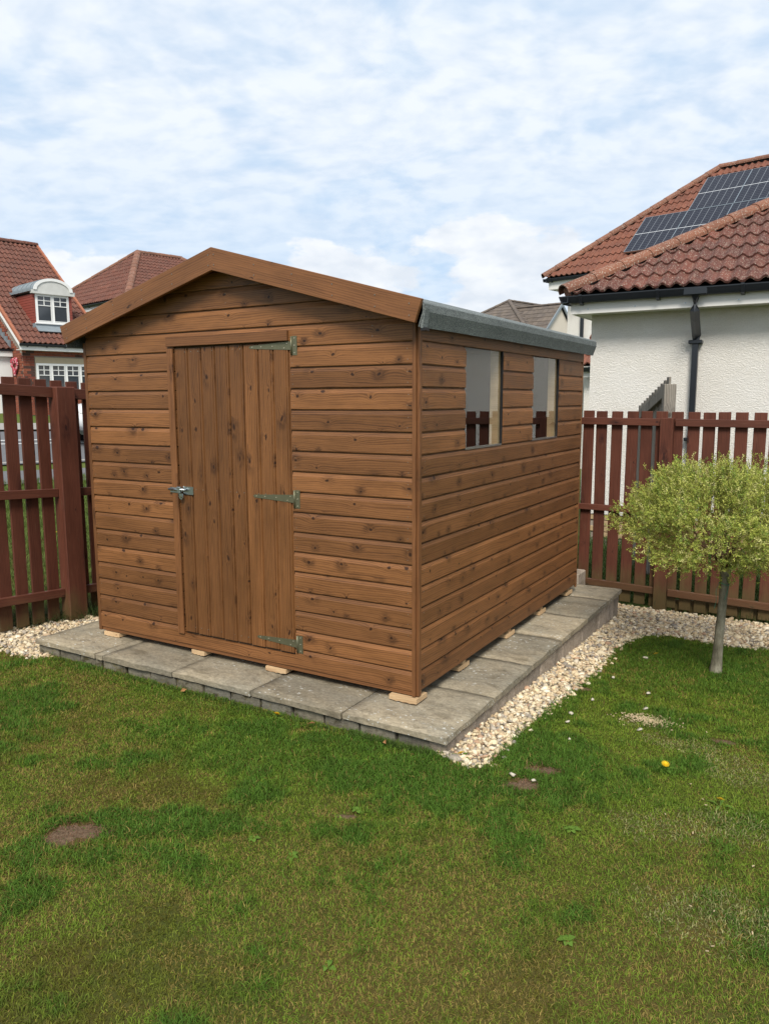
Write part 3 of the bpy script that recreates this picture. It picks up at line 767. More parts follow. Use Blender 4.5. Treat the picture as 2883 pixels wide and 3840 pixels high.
# ------------------------------------------------------------------ fences
def picket(L, w=.096, t=.016, lean=0):
    mb = MB(); mb.box((-w/2, -t/2, 0), (w/2, t/2, L), bev=.002); return mb
def fmesh(name, L, w, t, mat, along='Z'):
    mb = MB()
    if along == 'Z': mb.box((-w/2, -t/2, 0), (w/2, t/2, L), bev=.003)
    else: mb.box((0, -t/2, 0), (L, t/2, w), bev=.003)
    return mb.mesh(name, mat)
# rear fence, plane y = 3.45, runs along X
rf = thing('picket_fence', 'red-brown stained picket fence with three rails at the back of the lawn', 'fence', (1.2, 3.47, -.36))
pm = [fmesh('picket', 1.70+d, .095, .017, M_fence) for d in (0, .004, -.005)]
RF = off(rf, (0, 0, 0))
pxs = [-.131, -.002, .125, .253, .378, .507, .637, .761, .882, 1.004, 1.131, 1.253]
pxs = [-.77, -.645, -.516, -.387, -.259]+pxs+[1.380+.127*i for i in range(24)]
for i, x in enumerate(pxs):
    zt = 1.371-.012*(x+.13)/1.4
    me = pm[i % 3]; L = 1.70+(0, .004, -.005)[i % 3]
    link('picket', me, rf, RF @ Matrix.Translation((x, 3.474+random.uniform(-.003, .003), zt-L+random.uniform(-.004, .003))) @ Matrix.Rotation(random.uniform(-.006, .006), 4, 'Y'))
for z0, z1, w in ((1.312, 1.299, .062), (.540, .528, .052), (-.142, -.182, .060)):
    for (a, b) in ((-.85, .509), (.619, 2.43), (2.54, 4.3)):
        f = lambda x: z0+(z1-z0)*(x+.13)/1.45
        L = b-a; M = Matrix.Translation((a, 3.447, f(a)-w)) @ Matrix.Rotation(math.atan2(f(a)-f(b), L), 4, 'Y')
        link('rail', fmesh('rail', L, w, .036, M_fencex, 'X'), rf, RF @ M)
for x in (.563, 2.485, 4.35):
    h = fmesh('post', 1.78, .106, .085, M_fence)
    link('post', h, rf, RF @ Matrix.Translation((x, 3.444, 1.312-1.78)) @ Matrix.Rotation(-.005, 4, 'Y'))
gb = [fmesh('gravel_board', .20, .10, .014, M_fence)]
for i in range(14): link('gravel_board', gb[0], rf, RF @ Matrix.Translation((.70+.128*i, 3.50, -.45+random.uniform(-.01, .01))))
# left fence, plane x = -3.3, runs along Y
lf = thing('picket_fence', 'tall red-brown picket fence running behind the left side of the shed', 'fence', (-3.3, 1.0, -.25))
LF = off(lf, (0, 0, 0)) @ Matrix.Translation((-3.3, 0, 0)) @ Matrix.Rotation(R(90), 4, 'Z')     # local x = world y, local -y = world +x
lp = [fmesh('picket', 1.66+d, .098, .018, M_fence) for d in (0, .005, -.006)]
for i in range(-7, 16):
    y = .02+.1335*i
    if i >= 3: y += .01
    zt = 1.647-.047*(y-.02)
    L = 1.66+(0, .005, -.006)[i % 3]
    link('picket', lp[i % 3], lf, LF @ Matrix.Translation((y, .030+random.uniform(-.003, .003), zt-L)) @ Matrix.Rotation(random.uniform(-.006, .006), 4, 'Y'))
for z0, w in ((1.597, .078), (.836, .064), (.060, .064)):
    for a, b in ((-1.0, .352), (.520, 2.3)):
        f = lambda y: z0-(.05 if z0 > 1 else .06 if z0 > .5 else .075)*(y+.05)
        M = Matrix.Translation((a, .0, f(a)-w)) @ Matrix.Rotation(math.atan2(f(a)-f(b), b-a), 4, 'Y')
        link('rail', fmesh('rail', b-a, w, .038, M_fencex, 'X'), lf, LF @ M)
post = MB(); post.box((-.082, -.052, 0), (.082, .052, 1.88), bev=.006)
post.build('post', M_fence, lf, LF @ Matrix.Translation((.436, -.012, -.30)))
for i in range(-6, 12): link('gravel_board', gb[0], lf, LF @ Matrix.Translation((.02+.133*i, .045, -.20-.05*i*.13)))
# weathered fence beyond the rear fence
wf = thing('weathered_fence', 'grey weathered paling fence with sloping top behind the rear picket fence', 'fence', (.47, 3.72, -.36))
a0 = Vector((.455, 3.80, 0)); a1 = Vector((-.10, 5.15, 0)); dd = (a1-a0).normalized(); ln = (a1-a0).length; ra = math.atan2(dd.y, dd.x)
WF = off(wf, (0, 0, 0))
link('post', fmesh('post', 1.98, .10, .10, M_grey), wf, WF @ Matrix.Translation((.497, 3.75, -.38)) @ Matrix.Rotation(ra, 4, 'Z'))
gm_ = fmesh('picket', 1.80, .10, .018, M_grey)
ncount = 11
for i in range(ncount):
    p = a0+dd*(ln*(i+.2)/ncount); zt = 1.665-.285*i/ncount
    link('picket', gm_, wf, WF @ Matrix.Translation((p.x, p.y, zt-1.80)) @ Matrix.Rotation(ra, 4, 'Z') @ Matrix.Translation((0, -.032, 0)))
for z0 in (1.535, .35):
    mb = MB(); mb.box((0, -.022, -.045), (ln, .016, .045), bev=.003); dz = -.285 if z0 > 1 else 0
    mb.build('rail', M_grey, wf, WF @ Matrix.Translation((a0.x, a0.y, z0)) @ Matrix.Rotation(ra, 4, 'Z') @ Matrix.Rotation(math.atan2(-dz, ln), 4, 'Y'))

# ------------------------------------------------------------------ houses: roof tiles, bricks, windows
def tile_geo(tw, tg, rolls=2, t=.026):
    """one roll tile: X across, Y upslope from the tail, Z out of the roof"""
    n = 6*rolls; xs_ = [tw*i/n for i in range(n+1)]
    hz = lambda x: .044*(.5-.5*math.cos(2*math.pi*rolls*x/tw))**1.3
    bm = bmesh.new(); L = tg+.05
    A = [bm.verts.new((x, -.0, hz(x)+.006)) for x in xs_]; B = [bm.verts.new((x, 0, hz(x)+.006+t)) for x in xs_]; Cc = [bm.verts.new((x, L, hz(x)+.004)) for x in xs_]
    for i in range(n):
        bm.faces.new((A[i], A[i+1], B[i+1], B[i])); bm.faces.new((B[i], B[i+1], Cc[i+1], Cc[i]))
    return bm
def flat_tile_geo(tw, tg, t=.020):
    bm = bmesh.new(); L = tg+.05; g = .004
    A = [bm.verts.new(p) for p in ((g, 0, .004), (tw-g, 0, .004), (tw-g, 0, .004+t), (g, 0, .004+t), (tw-g, L, .003), (g, L, .003))]
    bm.faces.new((A[0], A[1], A[2], A[3])); bm.faces.new((A[3], A[2], A[4], A[5])); return bm
def field(parent, name, geo, cell, org, ex, ey, poly, mat, limit=300, stagger=False, jitter=.0025):
    """lay shared-mesh pieces on a convex polygon (coords along ex, ey from org); nearest `limit` are parts, the rest one stuff part"""
    ex, ey, org = Vector(ex).normalized(), Vector(ey).normalized(), Vector(org); ez = ex.cross(ey)
    B = Matrix(((ex.x, ey.x, ez.x, org.x), (ex.y, ey.y, ez.y, org.y), (ex.z, ey.z, ez.z, org.z), (0, 0, 0, 1)))
    tw, tg = cell; n = len(poly)
    area = sum(poly[i][0]*poly[(i+1) % n][1]-poly[(i+1) % n][0]*poly[i][1] for i in range(n))
    if area < 0: poly = poly[::-1]
    edges = []
    for i in range(n):
        a, b = Vector(poly[i]), Vector(poly[(i+1) % n]); d = (b-a).normalized(); edges.append((a, Vector((d.y, -d.x))))   # outward
    u0, u1 = min(p[0] for p in poly), max(p[0] for p in poly); w0, w1 = min(p[1] for p in poly), max(p[1] for p in poly)
    bm0 = geo(tw, tg); bmesh.ops.recalc_face_normals(bm0, faces=bm0.faces[:])
    if sum(f.normal.z for f in bm0.faces) < 0: bmesh.ops.reverse_faces(bm0, faces=bm0.faces[:])
    shared = bpy.data.meshes.new(name); bm0.to_mesh(shared); shared.materials.append(mat)
    todo = []
    PW = parent.matrix_basis
    for r in range(int(math.floor(w0/tg)), int(math.ceil(w1/tg))):
        o_ = (tw/2 if (stagger and r % 2) else 0)
        for c in range(int(math.floor((u0-o_)/tw)), int(math.ceil((u1-o_)/tw))):
            x0, y0 = c*tw+o_, r*tg
            cor = [Vector((x0, y0)), Vector((x0+tw, y0)), Vector((x0+tw, y0+tg)), Vector((x0, y0+tg))]
            ds = [[(q-a).dot(nn) for q in cor] for a, nn in edges]
            if any(min(d) > -.01 for d in ds): continue
            cut = [i for i, d in enumerate(ds) if max(d) > .02 ]
            M = B @ Matrix.Translation((x0, y0, 0))
            todo.append(((PW @ M.translation-CAM).length, M, cut, x0, y0))
    todo.sort(key=lambda q: q[0]); rest = bmesh.new(); nrest = 0
    for i, (dist, M, cut, x0, y0) in enumerate(todo):
        me = shared
        if cut:
            b2 = bmesh.new(); b2.from_mesh(shared)
            for e in cut:
                a, nn = edges[e]
                bmesh.ops.bisect_plane(b2, geom=b2.verts[:]+b2.edges[:]+b2.faces[:], plane_co=(a.x-x0, a.y-y0, 0), plane_no=(nn.x, nn.y, 0), clear_outer=True)
            if not b2.faces: b2.free(); continue
            me = bpy.data.meshes.new(name); b2.to_mesh(me); b2.free(); me.materials.append(mat)
        J = Matrix.Translation((0, random.uniform(-1, 1)*jitter*2, random.uniform(0, 1)*jitter))
        if i < limit: link(name, me, parent, M @ J)
        else:
            t_ = me.copy(); t_.transform(M @ J); rest.from_mesh(t_); bpy.data.meshes.remove(t_); nrest += 1
    if nrest:
        me = bpy.data.meshes.new(name+'s'); rest.to_mesh(me); me.materials.append(mat)
        tagp(link('more_'+name+'s', me, parent), kind='stuff')
    rest.free()
def half_round(parent, a, b, r=.115, L=.42, mat=None, name='ridge_tile', sag=.75, lift=.0):
    a, b = Vector(a), Vector(b); d = b-a; n = max(1, round(d.length/L)); L = d.length/n; d.normalize()
    side = d.cross(Vector((0, 0, 1))).normalized(); upv = side.cross(d)
    bm = bmesh.new(); seg = 8; rings = []
    for t, rr in ((0, r), (0, r-.018), (L+.03, r-.012)):
        rings.append([bm.verts.new((t, rr*math.cos(q), rr*sag*math.sin(q)-.02)) for q in [math.pi*(-.08+1.16*k/seg) for k in range(seg+1)]])
    rings = [rings[1], rings[0], rings[2]]
    for q, w in zip(rings, rings[1:]):
        for k in range(seg): bm.faces.new((q[k], q[k+1], w[k+1], w[k]))
    bmesh.ops.recalc_face_normals(bm, faces=bm.faces[:])
    me = bpy.data.meshes.new(name); bm.to_mesh(me); bm.free(); me.materials.append(mat or M_ridge)
    un = MB(); un.tube([a-upv*.065+d*.15, b-upv*.065], [r*.62]*2, 8); un.build('underlay', M_rubber, parent)
    for i in range(n):
        p = a+d*(L*i)-upv*.012+upv*(lift+random.uniform(0, .005))
        M = Matrix(((d.x, side.x, upv.x, p.x), (d.y, side.y, upv.y, p.y), (d.z, side.z, upv.z, p.z), (0, 0, 0, 1)))
        link(name, me, parent, M @ Matrix.Rotation(.0, 4, 'Y'))
def window(parent, M, w, h, lights=2, mat=None, pane=None, topbars=True, depth=.06, curtain=False):
    """white casement; M: local frame X along the wall, -Y out, Z up"""
    mat = mat or M_white; fr = MB(); f = .045
    fr.box((0, -.012, 0), (w, depth, f)); fr.box((0, -.012, h-f), (w, depth, h))
    lw = w/lights
    for i in range(lights+1):
        x = i*lw; a, b = (0, f) if i == 0 else ((w-f, w) if i == lights else (x-f*.62, x+f*.62)); fr.box((a, -.010, f), (b, depth, h-f))
    for i in range(lights):
        a, b = i*lw+(f if i == 0 else f*.62), (i+1)*lw-(f if i == lights-1 else f*.62)
        s = .020
        fr.box((a, -.022, f), (a+s, .02, h-f)); fr.box((b-s, -.022, f), (b, .02, h-f)); fr.box((a+s, -.022, f), (b-s, .02, f+s)); fr.box((a+s, -.022, h-f-s), (b-s, .02, h-f))
        if topbars:
            z1, z2 = h*.80, h*.62
            fr.box((a+s, -.006, h*.595), (b-s, .014, h*.595+.022)); fr.box((a+s, -.006, h*.765), (b-s, .014, h*.765+.022)); fr.box(((a+b)/2-.011, -.007, h*.595+.022), ((a+b)/2+.011, .014, h*.765)); fr.box(((a+b)/2-.011, -.007, h*.765+.022), ((a+b)/2+.011, .014, h-f-s))
    fr.box((-.04, -.06, -.035), (w+.04, .03, -.001))
    o = fr.build('window', mat, parent, M)
    for i in range(lights): MB().box((i*lw+.04, .016, .04), ((i+1)*lw-.04, .022, h-.04)).build('pane', pane or M_dark, o)
    return o
def gutter(parent, a, b, out, mat=M_black, brk=.9, sz=.1):
    """square-line gutter from a to b; out = outward unit vector"""
    a, b, out = Vector(a), Vector(b), Vector(out); d = (b-a); L = d.length; d.normalize(); U = Vector((0, 0, 1))
    M = Matrix(((d.x, out.x, 0, a.x), (d.y, out.y, 0, a.y), (d.z, out.z, 1, a.z), (0, 0, 0, 1)))
    k = sz/.1
    P = [(0, 0), (.012*k, -.006*k), (.075*k, -.006*k), (.088*k, .02*k), (.104*k, .058*k), (.104*k, .068*k), (.096*k, .068*k), (.080*k, .022*k), (.068*k, .004*k), (.012*k, .004*k), (.006*k, .068*k), (0, .068*k)]
    MB().prism(P, 0, L, 'X').build('gutter', mat, parent, M)
    n = int(L/brk); bk = MB().prism([(-.002, -.03*k), (.02*k, -.03*k), (.085*k, -.012*k), (.112*k, .06*k), (.112*k, .076*k), (.10*k, .076*k), (.094*k, .062*k), (.07*k, -.002*k), (-.002, -.012*k)], -.018, .018, 'X').mesh('gutter_bracket', mat)
    for i in range(n+1): link('gutter_bracket', bk, parent, M @ Matrix.Translation((.22+i*brk if .22+i*brk < L else L-.1, 0, 0)))

# ---- white rendered house to the right (wall y = 6.3)
EX, EY, EZ = -1.157, 5.95, 2.722
wh = thing('white_house', 'white rendered single storey house with red clay hip roof behind the right hand fence', 'house', (2.6, 8.4, -.35))
H = off(wh, (0, 0, 0)); hv = wh.matrix_basis.translation
WX0, WY0 = -.93, 6.3; X1 = 6.5
L_ = lambda v: Vector(v)-hv
wall = MB(); wall.box((WX0, WY0, .03), (X1, 10.5, 2.66)); wall.build('wall', M_harl, wh, H)
bmb = MB().box((0, 0, 0), (.215, .03, .065), bev=.004).mesh('brick', M_brick)
sbr = bpy.data.meshes.new('brick'); 
M_buff = plain('buff_brick', (.42, .30, .17), .85, .15, var=.2)
bb = MB().box((0, 0, 0), (.215, .03, .065), bev=.004).mesh('brick', M_buff)
MB().box((WX0+.03, WY0+.03, -.5), (X1, 10.4, .0295)).build('base_course', M_mortar, wh, H)
for r in range(4):
    for c in range(17):
        x = WX0+.015+.225*c-(.11 if r % 2 else 0)
        if x < WX0+.012: continue
        link('brick', bb, wh, H @ Matrix.Translation((x, WY0+.012, -.045-.075*r)))
k = .5819
fas = MB(); fas.box((EX+.06, EY+.03, EZ-.235), (X1, EY+.055, EZ-.02)); fas.build('fascia', M_whitefascia, wh, H)
fas = MB(); fas.box((EX+.06, EY+.057, EZ-.235), (EX+.085, 10.5, EZ-.02)); fas.build('fascia', M_whitefascia, wh, H)
MB().box((EX+.087, EY+.057, EZ-.228), (X1, 10.4, EZ-.21)).build('soffit', M_whitefascia, wh, H)
fs = MB()
for i in range(9): fs.box((EX+.25+.55*i, EY+.026, EZ-.085), (EX+.265+.55*i, EY+.031, EZ-.07)); fs.box((EX+.26+.55*i, EY+.026, EZ-.19), (EX+.275+.55*i, EY+.031, EZ-.175))
tagp(fs.build('fixing_caps', M_zinc, wh, H), kind='stuff')
gutter(wh, L_((EX-.02, EY+.028, EZ-.105)), L_((X1, EY+.028, EZ-.105)), (0, -1, 0), brk=.88, sz=.11)
gutter(wh, L_((EX+.058, 10.4, EZ-.105)), L_((EX+.058, EY-.09, EZ-.105)), (-1, 0, 0), brk=.9, sz=.11)
slp = math.hypot(1, k); eyv = (0, 1, k); run = 4.2
deckm = MB(); deckm.poly([(EX+.02, EY, EZ-.02), (X1, EY, EZ-.02), (X1, EY+run, EZ+run*k-.02), (EX+run, EY+run, EZ+run*k-.02)])
deckm.poly([(EX+.02, EY, EZ-.02), (EX+run, EY+run, EZ+run*k-.02), (EX+run, 10.5, EZ+run*k-.02), (EX+.02, 10.5, EZ-.02)])
deckm.build('roof_deck', M_rubber, wh, H)
field(wh, 'roof_tile', lambda a, b: tile_geo(a, b, 2), (.30, .335), L_((EX, EY-.03, EZ-.03*k)), (1, 0, 0), eyv, [(.10, 0), (5.4, 0), (5.4, 3.4*slp), (3.4+.10, 3.4*slp)], M_tile)
field(wh, 'roof_tile', lambda a, b: tile_geo(a, b, 2), (.30, .335), L_((EX, EY+run, EZ)), (0, -1, 0), (1, 0, k), [(0, 0), (run-.1, 0), (run-2.1, 2.0*slp), (0, 2.0*slp)], M_tile, limit=60)
half_round(wh, L_((EX-.03, EY-.03, EZ+.055)), L_((EX+run, EY+run, EZ+run*k+.06)), .125, .40, M_ridge, 'hip_tile')
MB().box((-.10, -.085, -.06), (.30, .085, .075), bev=.02).build('hip_end', M_ridge, wh, H @ Matrix.Translation((EX+.08, EY+.08, EZ+.045)) @ Matrix.Rotation(R(45), 4, 'Z') @ Matrix.Rotation(-math.atan(k/math.sqrt(2)), 4, 'Y'))
und = MB(); und.tube([L_((EX+.05, EY-.02, EZ+.02)), L_((EX+run, EY+run-.07, EZ+run*k+.02))], [.06, .06], 6); und.build('hip_underlay', M_rubber, wh)
# downpipe
px0 = .325; dp = MB()
dp.box((px0-.125, EY-.088, EZ-.115), (px0+.125, EY+.024, EZ-.028), bev=.01)
dp.build('gutter_outlet', M_black, wh, H)
dp = MB(); dp.tube([(px0, EY-.03, EZ-.12), (px0, EY-.03, EZ-.28), (px0-.005, EY+.05, EZ-.36), (px0-.02, WY0-.06, EZ-.52), (px0-.025, WY0-.05, EZ-.62), (px0-.025, WY0-.05, -.3)], [.052, .052, .05, .05, .046, .046], 4)
dp.build('downpipe', M_black, wh, H)
for z in (EZ-.60, 1.0): MB().box((px0-.10, WY0-.10, z-.02), (px0+.05, WY0-.001, z+.02), bev=.006).build('pipe_bracket', M_black, wh, H)
# lean-to porch at the far left of the white house, seen past the shed
pr = off(wh, (-1.35, 10.6, 0))
MB().box((-.9, 0, -.4), (1.2, 2.0, 1.95)).build('porch_wall', M_harl, wh, pr)
MB().poly([(-1.0, -.25, 2.05), (1.2, -.25, 2.05), (1.2, 1.2, 2.95), (-1.0, 1.2, 2.95)]).build('porch_deck', M_rubber, wh, pr)
window(wh, pr @ Matrix.Translation((-.35, -.012, .45)), 1.0, 1.40, 2, pane=M_blind, topbars=True)
MB().box((-.95, -.20, 1.86), (1.2, -.18, 2.03)).build('porch_fascia', M_whitefascia, wh, pr)
gutter(wh, Vector((-.95, -.205, 1.96))+pr.translation, Vector((1.2, -.205, 1.96))+pr.translation, (0, -1, 0))
field(wh, 'roof_tile', lambda a, b: tile_geo(a, b, 2), (.30, .335), Vector((-1.0, -.25, 2.06))+pr.translation, (1, 0, 0), (0, 1.45, .9), [(0, 0), (2.1, 0), (2.1, 1.65), (0, 1.65)], M_tile2, limit=60)

# ---- house with solar panels behind it
D_ = 20.0; ra = R(-12)
def pix(u, v): return fw + r2*((u-1441.5)/2894.2) - u2*((v-1920)/2894.2)
SE = CAM + pix(2040, 1043)*D_
sh = thing('solar_house', 'white rendered house with red tiled hip roof and dark solar panels, farther right', 'house', (SE.x, SE.y, SE.z-4.6), ra)
ZE = 4.6; kq = .8565; rise = 3.16*1.0
hipr = 2.5284*0 + 1.7040*D_/16*1.0
hr = 1.704*math.sqrt(2)*D_/16/math.sqrt(2)      # horizontal run of the hip along each axis
hr = 2.5284*0+ (1.704*D_/16)*1.0
# hip direction is (ex+ny)/1 with run t=2.53 at D=16
hr = 2.528*D_/16; kz = 0.8565*1.704*0+ .8565
hr = 1.7040*0 + 2.528*D_/16
kz = .8565
sw = MB(); sw.box((.45, .45, -1), (13, 8, ZE-.15)); sw.build('wall', M_harl, sh)
dk = MB(); dk.poly([(0.02, 0, ZE-.03), (12, 0, ZE-.03), (12, hr, ZE+hr*kz-.03), (hr, hr, ZE+hr*kz-.03)]); dk.poly([(.02, 0, ZE-.03), (hr, hr, ZE+hr*kz-.03), (.02, 2*hr, ZE-.03)])
dk.poly([(0.02, 2*hr, ZE-.03), (hr, hr, ZE+hr*kz-.03), (12, hr, ZE+hr*kz-.03), (12, 2*hr, ZE-.03)])
dk.build('roof_deck', M_rubber, sh)
s2 = math.hypot(1, kz)
field(sh, 'roof_tile', lambda a, b: tile_geo(a, b, 2), (.30, .345), (0, -.02, ZE-.02*kz), (1, 0, 0), (0, 1, kz), [(.08, 0), (6.2, 0), (6.2, hr*s2), (hr+.06, hr*s2)], M_tile2)
half_round(sh, (-.03, -.03, ZE+.05), (hr, hr, ZE+hr*kz+.07), .13, .42, M_ridge, 'hip_tile')
half_round(sh, (hr, hr, ZE+hr*kz+.07), (11, hr, ZE+hr*kz+.07), .13, .44, M_ridge, 'ridge_tile')
MB().box((.1, .06, ZE-.30), (12, .085, ZE-.03)).build('fascia', M_whitefascia, sh)
MB().box((.1, .088, ZE-.30), (.125, 7, ZE-.03)).build('fascia', M_whitefascia, sh)
MB().box((.128, .088, ZE-.29), (12, 7, ZE-.27)).build('soffit', M_whitefascia, sh)
gutter(sh, (-.02, .058, ZE-.10), (12, .058, ZE-.10), (0, -1, 0), brk=1.0)
gutter(sh, (.098, 7, ZE-.10), (.098, -.05, ZE-.10), (-1, 0, 0), brk=1.0)
MB().tube([(.9, .0, ZE-.16), (.9, .0, ZE-.3), (.9, .40, ZE-.55), (.9, .40, -1)], [.05]*4, 6).build('downpipe', M_black, sh)
ps = D_/16
for (u0, v0) in ((1.611, .334), (2.462, .331), (3.313, .331), (2.468, 1.262), (3.318, 1.262)):
    u0 -= .0; w_, l_ = 1.05, 1.205*ps
    Mx = Matrix.Translation((u0*ps-.01, v0*ps, ZE+v0*ps*kz)) @ Matrix.Rotation(math.atan(kz), 4, 'X') @ Matrix.Translation((0, 0, .115))
    p = thing('solar_panel', None, None); p.parent = sh; p.matrix_basis = Mx
    MB().box((0, 0, 0), (1.06, 1.50, .004)).build('cells', M_solar, p)
    f_ = MB(); f_.box((-.012, -.012, -.035), (1.072, -.001, .008)); f_.box((-.012, 1.501, -.035), (1.072, 1.512, .008)); f_.box((-.012, 0, -.035), (-.001, 1.5, .008)); f_.box((1.061, 0, -.035), (1.072, 1.5, .008)); f_.build('panel_frame', M_zinc, p)
# quoins on the corner of the far house, a strip of dressed stone
MB().box((2.55, .43, ZE-1.55), (2.75, .449, ZE-1.15)).build('quoin', M_stone, sh)
MB().box((1.3, -1.0, ZE-2.15), (4.0, .449, ZE-1.75)).build('lead_roof', M_lead, sh)

# ---- brick house with dormer, left
D_ = 22.0; sc = D_/20.0
E0 = CAM + pix(80, 1284)*D_
bh = thing('brick_house', 'red brick house with tiled roof, arched dormer and white windows at far left', 'house', (E0.x, E0.y, 1.0), math.atan2(DV.y, DV.x)-math.pi)
# local frame: +X points along -d ... build in axes s (along d), t (outward), z via matrix
bh.matrix_basis = Matrix.Translation((E0.x, E0.y, .95)) @ Matrix.Rotation(math.atan2(DV.y, DV.x), 4, 'Z')     # local +X = d (along the eaves), local -Y = NV (outward)
zE = E0.z-.95; LS = 2.375*sc; RUN = 4.26*sc; RISE = 3.286*sc; kb = RISE/RUN; T0 = .33    # wall set back behind the eave
X0w = .15
wl = MB(); wl.box((X0w+.02, T0+.02, -.6), (LS-.12, 2*RUN-T0, zE-.12)); wl.prism([(T0+.1, zE-.121), (2*RUN-T0-.1, zE-.121), (RUN, zE+RISE-.25)], X0w+.02, LS-.12, 'X'); wl.build('wall', M_mortar, bh)
def bricks(parent, org, ex, poly, holes=(), zmax=None):
    pass
bm_ = MB().box((0, 0, 0), (.2150, .03, .0650)).mesh('brick', M_brick); bm_h = MB().box((0, 0, 0), (.1025, .03, .0650)).mesh('brick', M_brick)
brk = []
wx0, wx1, wz0, wz1 = .47*sc, 1.99*sc, 2.0*sc-.95-.147, 0
# pixel-derived heights at the house: sill and head of the long window
wz0 = (CAM.z+(2.0-CAM.z)*sc)-.95; wz1 = (CAM.z+(2.485-CAM.z)*sc)-.95; lz = (CAM.z+(2.645-CAM.z)*sc)-.95
wz0 -= .35
for r in range(0, 40):
    z = r*.075-.1
    if z > zE-.2: break
    for c in range(-1, 12):
        x = X0w+.225*c+(.1125 if r % 2 else 0)
        if x < X0w-.12 or x+.1 > LS: continue
        w = .215; me = bm_
        if x < X0w: x = X0w; me = bm_h; w = .1025
        if x+w > wx0-.01 and z+.065 > wz0-.04 and z < lz: 
            if x < wx0-.12 and x+.1025 < wx0: me = bm_h
            else: continue
        brk.append((Matrix.Translation((x, T0, z)), me))
for r in range(0, 70):
    z = r*.075-.1
    for c in range(0, 14):
        t = T0+.0+.225*c+(.1125 if not r % 2 else 0)
        if z+.065 > zE-.30+(t-T0)*kb: continue
        brk.append((Matrix.Translation((X0w, t+.215, z)) @ Matrix.Rotation(R(-90), 4, 'Z'), bm_))
brk.sort(key=lambda q: (-q[0].translation.z if True else 0))
brk2 = [q for q in brk if q[0].translation.z > .1]
rest = bmesh.new(); n_ = 0
brk2.sort(key=lambda q: q[0].translation.y > T0+1.95)
for q, me in brk2:
    if n_ < 300: link('brick', me, bh, q @ Matrix.Translation((0, random.uniform(-.002, .002), 0)))
    else:
        t_ = me.copy(); t_.transform(q); rest.from_mesh(t_); bpy.data.meshes.remove(t_)
    n_ += 1
if n_ > 300:
    me = bpy.data.meshes.new('bricks'); rest.to_mesh(me); me.materials.append(M_brick); tagp(link('more_bricks', me, bh), kind='stuff')
rest.free()
MB().box((wx0-.02, T0-.012, wz1+.005), (wx1+.3, T0+.03, lz-.005)).build('lintel', M_stone, bh)
window(bh, Matrix.Translation((wx0, T0+.0, wz0)), 1.60*sc, wz1-wz0, 4)
MB().box((-.02, .05, zE-.20), (LS+.02, .075, zE-.03)).build('fascia', M_white, bh)
MB().box((-.02, .08, zE-.20), (LS, T0-.001, zE-.185)).build('soffit', M_white, bh)
gutter(bh, (-.03, .048, zE-.085), (LS+.02, .048, zE-.085), (0, -1, 0), brk=.55, sz=.09)
bg_ = MB(); bg_.prism([(.06, zE-.03), (.06, zE-.12), (RUN, zE+RISE-.12), (RUN, zE+RISE-.03)], -.03, -.005, 'X'); bg_.build('bargeboard', M_white, bh)
dk = MB(); dk.poly([(0, 0, zE-.02), (LS, 0, zE-.02), (LS, RUN, zE+RISE-.02), (0, RUN, zE+RISE-.02)]); dk.poly([(0, 2*RUN, zE-.02), (LS, 2*RUN, zE-.02), (LS, RUN, zE+RISE-.02), (0, RUN, zE+RISE-.02)]); dk.build('roof_deck', M_rubber, bh)
sb = math.hypot(1, kb)
field(bh, 'roof_tile', lambda a, b: tile_geo(a, b, 2), (.30, .30), (0, -.03, zE-.03*kb), (1, 0, 0), (0, 1, kb), [(.0, 0), (LS, 0), (LS, RUN*sb), (0, RUN*sb)], M_tile3)
half_round(bh, (0, RUN, zE+RISE+.06), (LS, RUN, zE+RISE+.06), .13, .42, M_tile3, 'ridge_tile')
nv = 20; vg = MB().box((-.038, 0, -.05), (.038, RUN*sb/nv+.02, .055), bev=.01).mesh('verge_tile', M_verge)
for x in (0, LS):
    for i in range(nv):
        f_ = i/nv; link('verge_tile', vg, bh, Matrix.Translation((x, RUN*f_-.03, zE+RISE*f_+.02)) @ Matrix.Rotation(math.atan(kb), 4, 'X') @ Matrix.Rotation(-.03, 4, 'X'))
# dormer
DS0, DS1, DT0 = .66*sc, 1.60*sc, .60
zc = lambda z: CAM.z+(z-CAM.z)*sc-.95
dz0, dz1, dza = zc(3.575), zc(4.33), zc(4.71)
cheek = MB(); back_t = DT0+(dz1-dz0)/kb+.7
cheek.box((DS0-.05, DT0+.03, dz0-.3), (DS1+.05, back_t, dz1)); cheek.build('dormer_box', M_redhang, bh)
for s in (0, 1):
    for r in range(11):
        x = DS0-.072 if s == 0 else DS1+.052
        z = dz0-.02+(dz1-dz0)*r/11
        t1 = min(back_t, DT0+.05+(z+.1-dz0+.25)/kb)
        MB().box((x, DT0+.02, z), (x+.02, t1, z+(dz1-dz0)/11-.010), rot=Matrix.Rotation(.0, 3, 'Y')).build('hung_tile_course', M_redhang, bh)
        if s: MB().box((DS1-.02, DT0+.005, z), (DS1+.075, DT0+.0295, z+(dz1-dz0)/11-.010)).build('hung_tile_course', M_redhang, bh)
        else: MB().box((DS0-.075, DT0+.005, z), (DS0-.0, DT0+.0295, z+(dz1-dz0)/11-.010)).build('hung_tile_course', M_redhang, bh)
window(bh, Matrix.Translation((DS0+.005, DT0, dz0)), DS1-DS0-.03, dz1-dz0, 2)
arc = [(DS0-.13, dz1), (DS0-.13, dz1+.10)]
cx_, rr = (DS0+DS1)/2, (DS1-DS0)/2+.03
arc += [(cx_-rr*math.cos(a), dz1+.10+(dza-dz1-.10)*math.sin(a)) for a in [math.pi*i/14 for i in range(15)]]
arc += [(DS1+.13, dz1+.10), (DS1+.13, dz1)]
